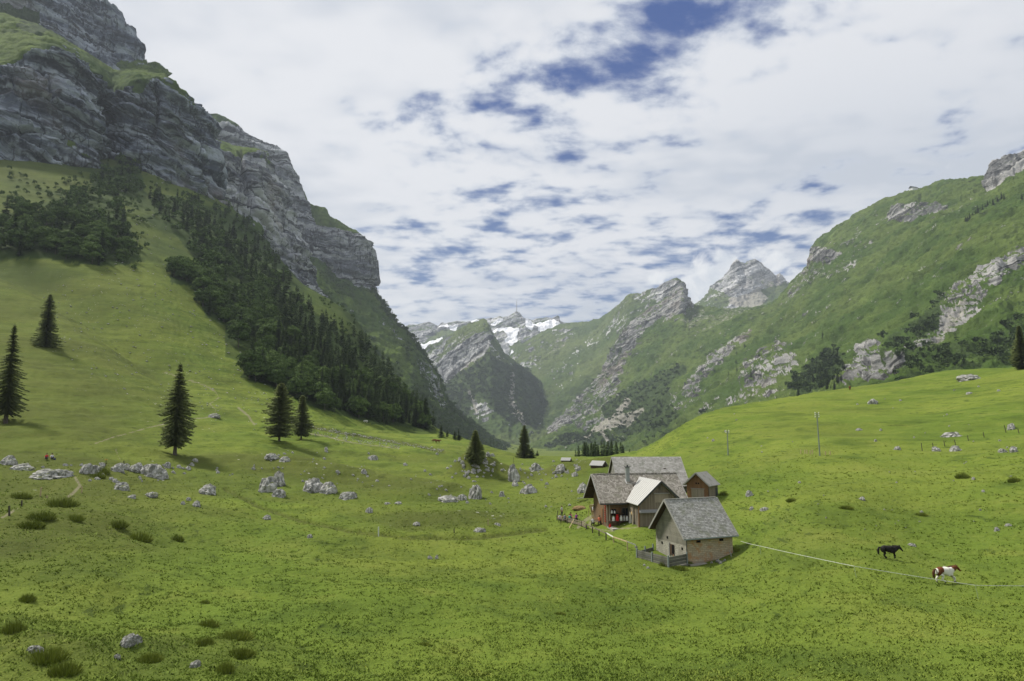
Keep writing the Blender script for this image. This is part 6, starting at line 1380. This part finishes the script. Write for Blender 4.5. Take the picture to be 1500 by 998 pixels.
cov = t.step(den, -.42, .40)
grey = t.step(t.m('ADD', t.noise(t.mapping(pl, (.5, 1.1, 1), (0, 0, R(-30)), (7, 2, 0)), 1.3, 4, .6), t.m('MULTIPLY', t.m('SUBTRACT', cell, .5), -.35)), .40, .70)
CB = .69
grey = t.m('ADD', grey, t.m('MULTIPLY', gl((1250, 230), (1500, 200), .4), .6), clamp=True)
cl = t.mix(grey, (7.5 * CB, 7.6 * CB, 7.9 * CB), (5.3 * CB, 5.7 * CB, 6.4 * CB))
thin = t.m('MULTIPLY', t.step(den, .0, .7), 1.)
cl = t.mix(thin, (5.5 * CB, 5.95 * CB, 6.8 * CB), cl)
blue = t.mix(.9, sky.outputs[0], (.0, .32, 1.7))
blue = t.mix(t.step(dz, .50, .12, 0, .55), blue, (.8, 1.6, 3.1))
c = t.mix(cov, blue, cl)
# cumulus wisps boiling up behind the right hand peaks
A = t.m('ARCTAN2', dx, dy); E = t.m('ARCSINE', dz)
def puff(px, py, rx, ry, k):
    v = P3(px, py, 1.0); v = v / np.linalg.norm(v); az = math.atan2(v[0], v[1]); el = math.asin(v[2])
    a = t.m('DIVIDE', t.m('SUBTRACT', A, az), rx / 1000.); b = t.m('DIVIDE', t.m('SUBTRACT', E, el), ry / 1000.)
    return t.m('MULTIPLY', t.m('EXPONENT', t.m('MULTIPLY', t.m('ADD', t.m('MULTIPLY', a, a), t.m('MULTIPLY', b, b)), -1.)), k)
pf = puff(1035, 412, 36, 30, 1.05); 
for a in ((1062, 378, 22, 22, .85), (1075, 352, 12, 16, .5), (962, 408, 14, 9, .8), (1012, 438, 22, 26, .7), (1138, 384, 20, 14, .95), (1160, 398, 16, 10, .6), (1110, 372, 26, 9, .55), (985, 402, 20, 8, .6)):
    pf = t.m('MAXIMUM', pf, puff(*a))
pn = t.noise(g, 26, 6, .62, .4)
pd = t.step(t.m('ADD', pf, t.m('MULTIPLY', t.m('SUBTRACT', pn, .5), 1.5)), .22, .72)
c = t.mix(t.m('MULTIPLY', pd, .92), c, t.mix(t.step(pn, .35, .65), (4.5, 4.8, 5.2), (6.0, 6.05, 6.1)))
# below the horizon: dull ground bounce
c = t.mix(t.step(dz, -.02, -.10), c, (1.0, 1.2, .8))
t.l.new(c, bg.inputs[0]); bg.inputs[1].default_value = .10
SC.view_settings.view_transform = 'Standard'; SC.view_settings.look = 'None'; SC.view_settings.exposure = .66; SC.view_settings.gamma = 1
hz = NT('haze'); hz.n.remove(hz.b); vol = hz.n.new('ShaderNodeVolumePrincipled')
vol.inputs['Color'].default_value = (.72, .81, .93, 1); vol.inputs['Density'].default_value = 6.5e-5; vol.inputs['Anisotropy'].default_value = .2
hz.l.new(vol.outputs[0], hz.n['Material Output'].inputs['Volume'])
mb = MB().box(-4700, 4700, -3650, 7600, -900, 1400); o = mb.build('haze', hz.mat); tag(o, kind='stuff')
SC.cycles.volume_bounces = 0; SC.cycles.max_bounces = 5; SC.cycles.diffuse_bounces = 2; SC.cycles.glossy_bounces = 1; SC.cycles.transmission_bounces = 2
SC.cycles.volume_step_rate = 5; SC.cycles.use_adaptive_sampling = True
W.cycles.sampling_method = 'MANUAL'; W.cycles.sample_map_resolution = 256
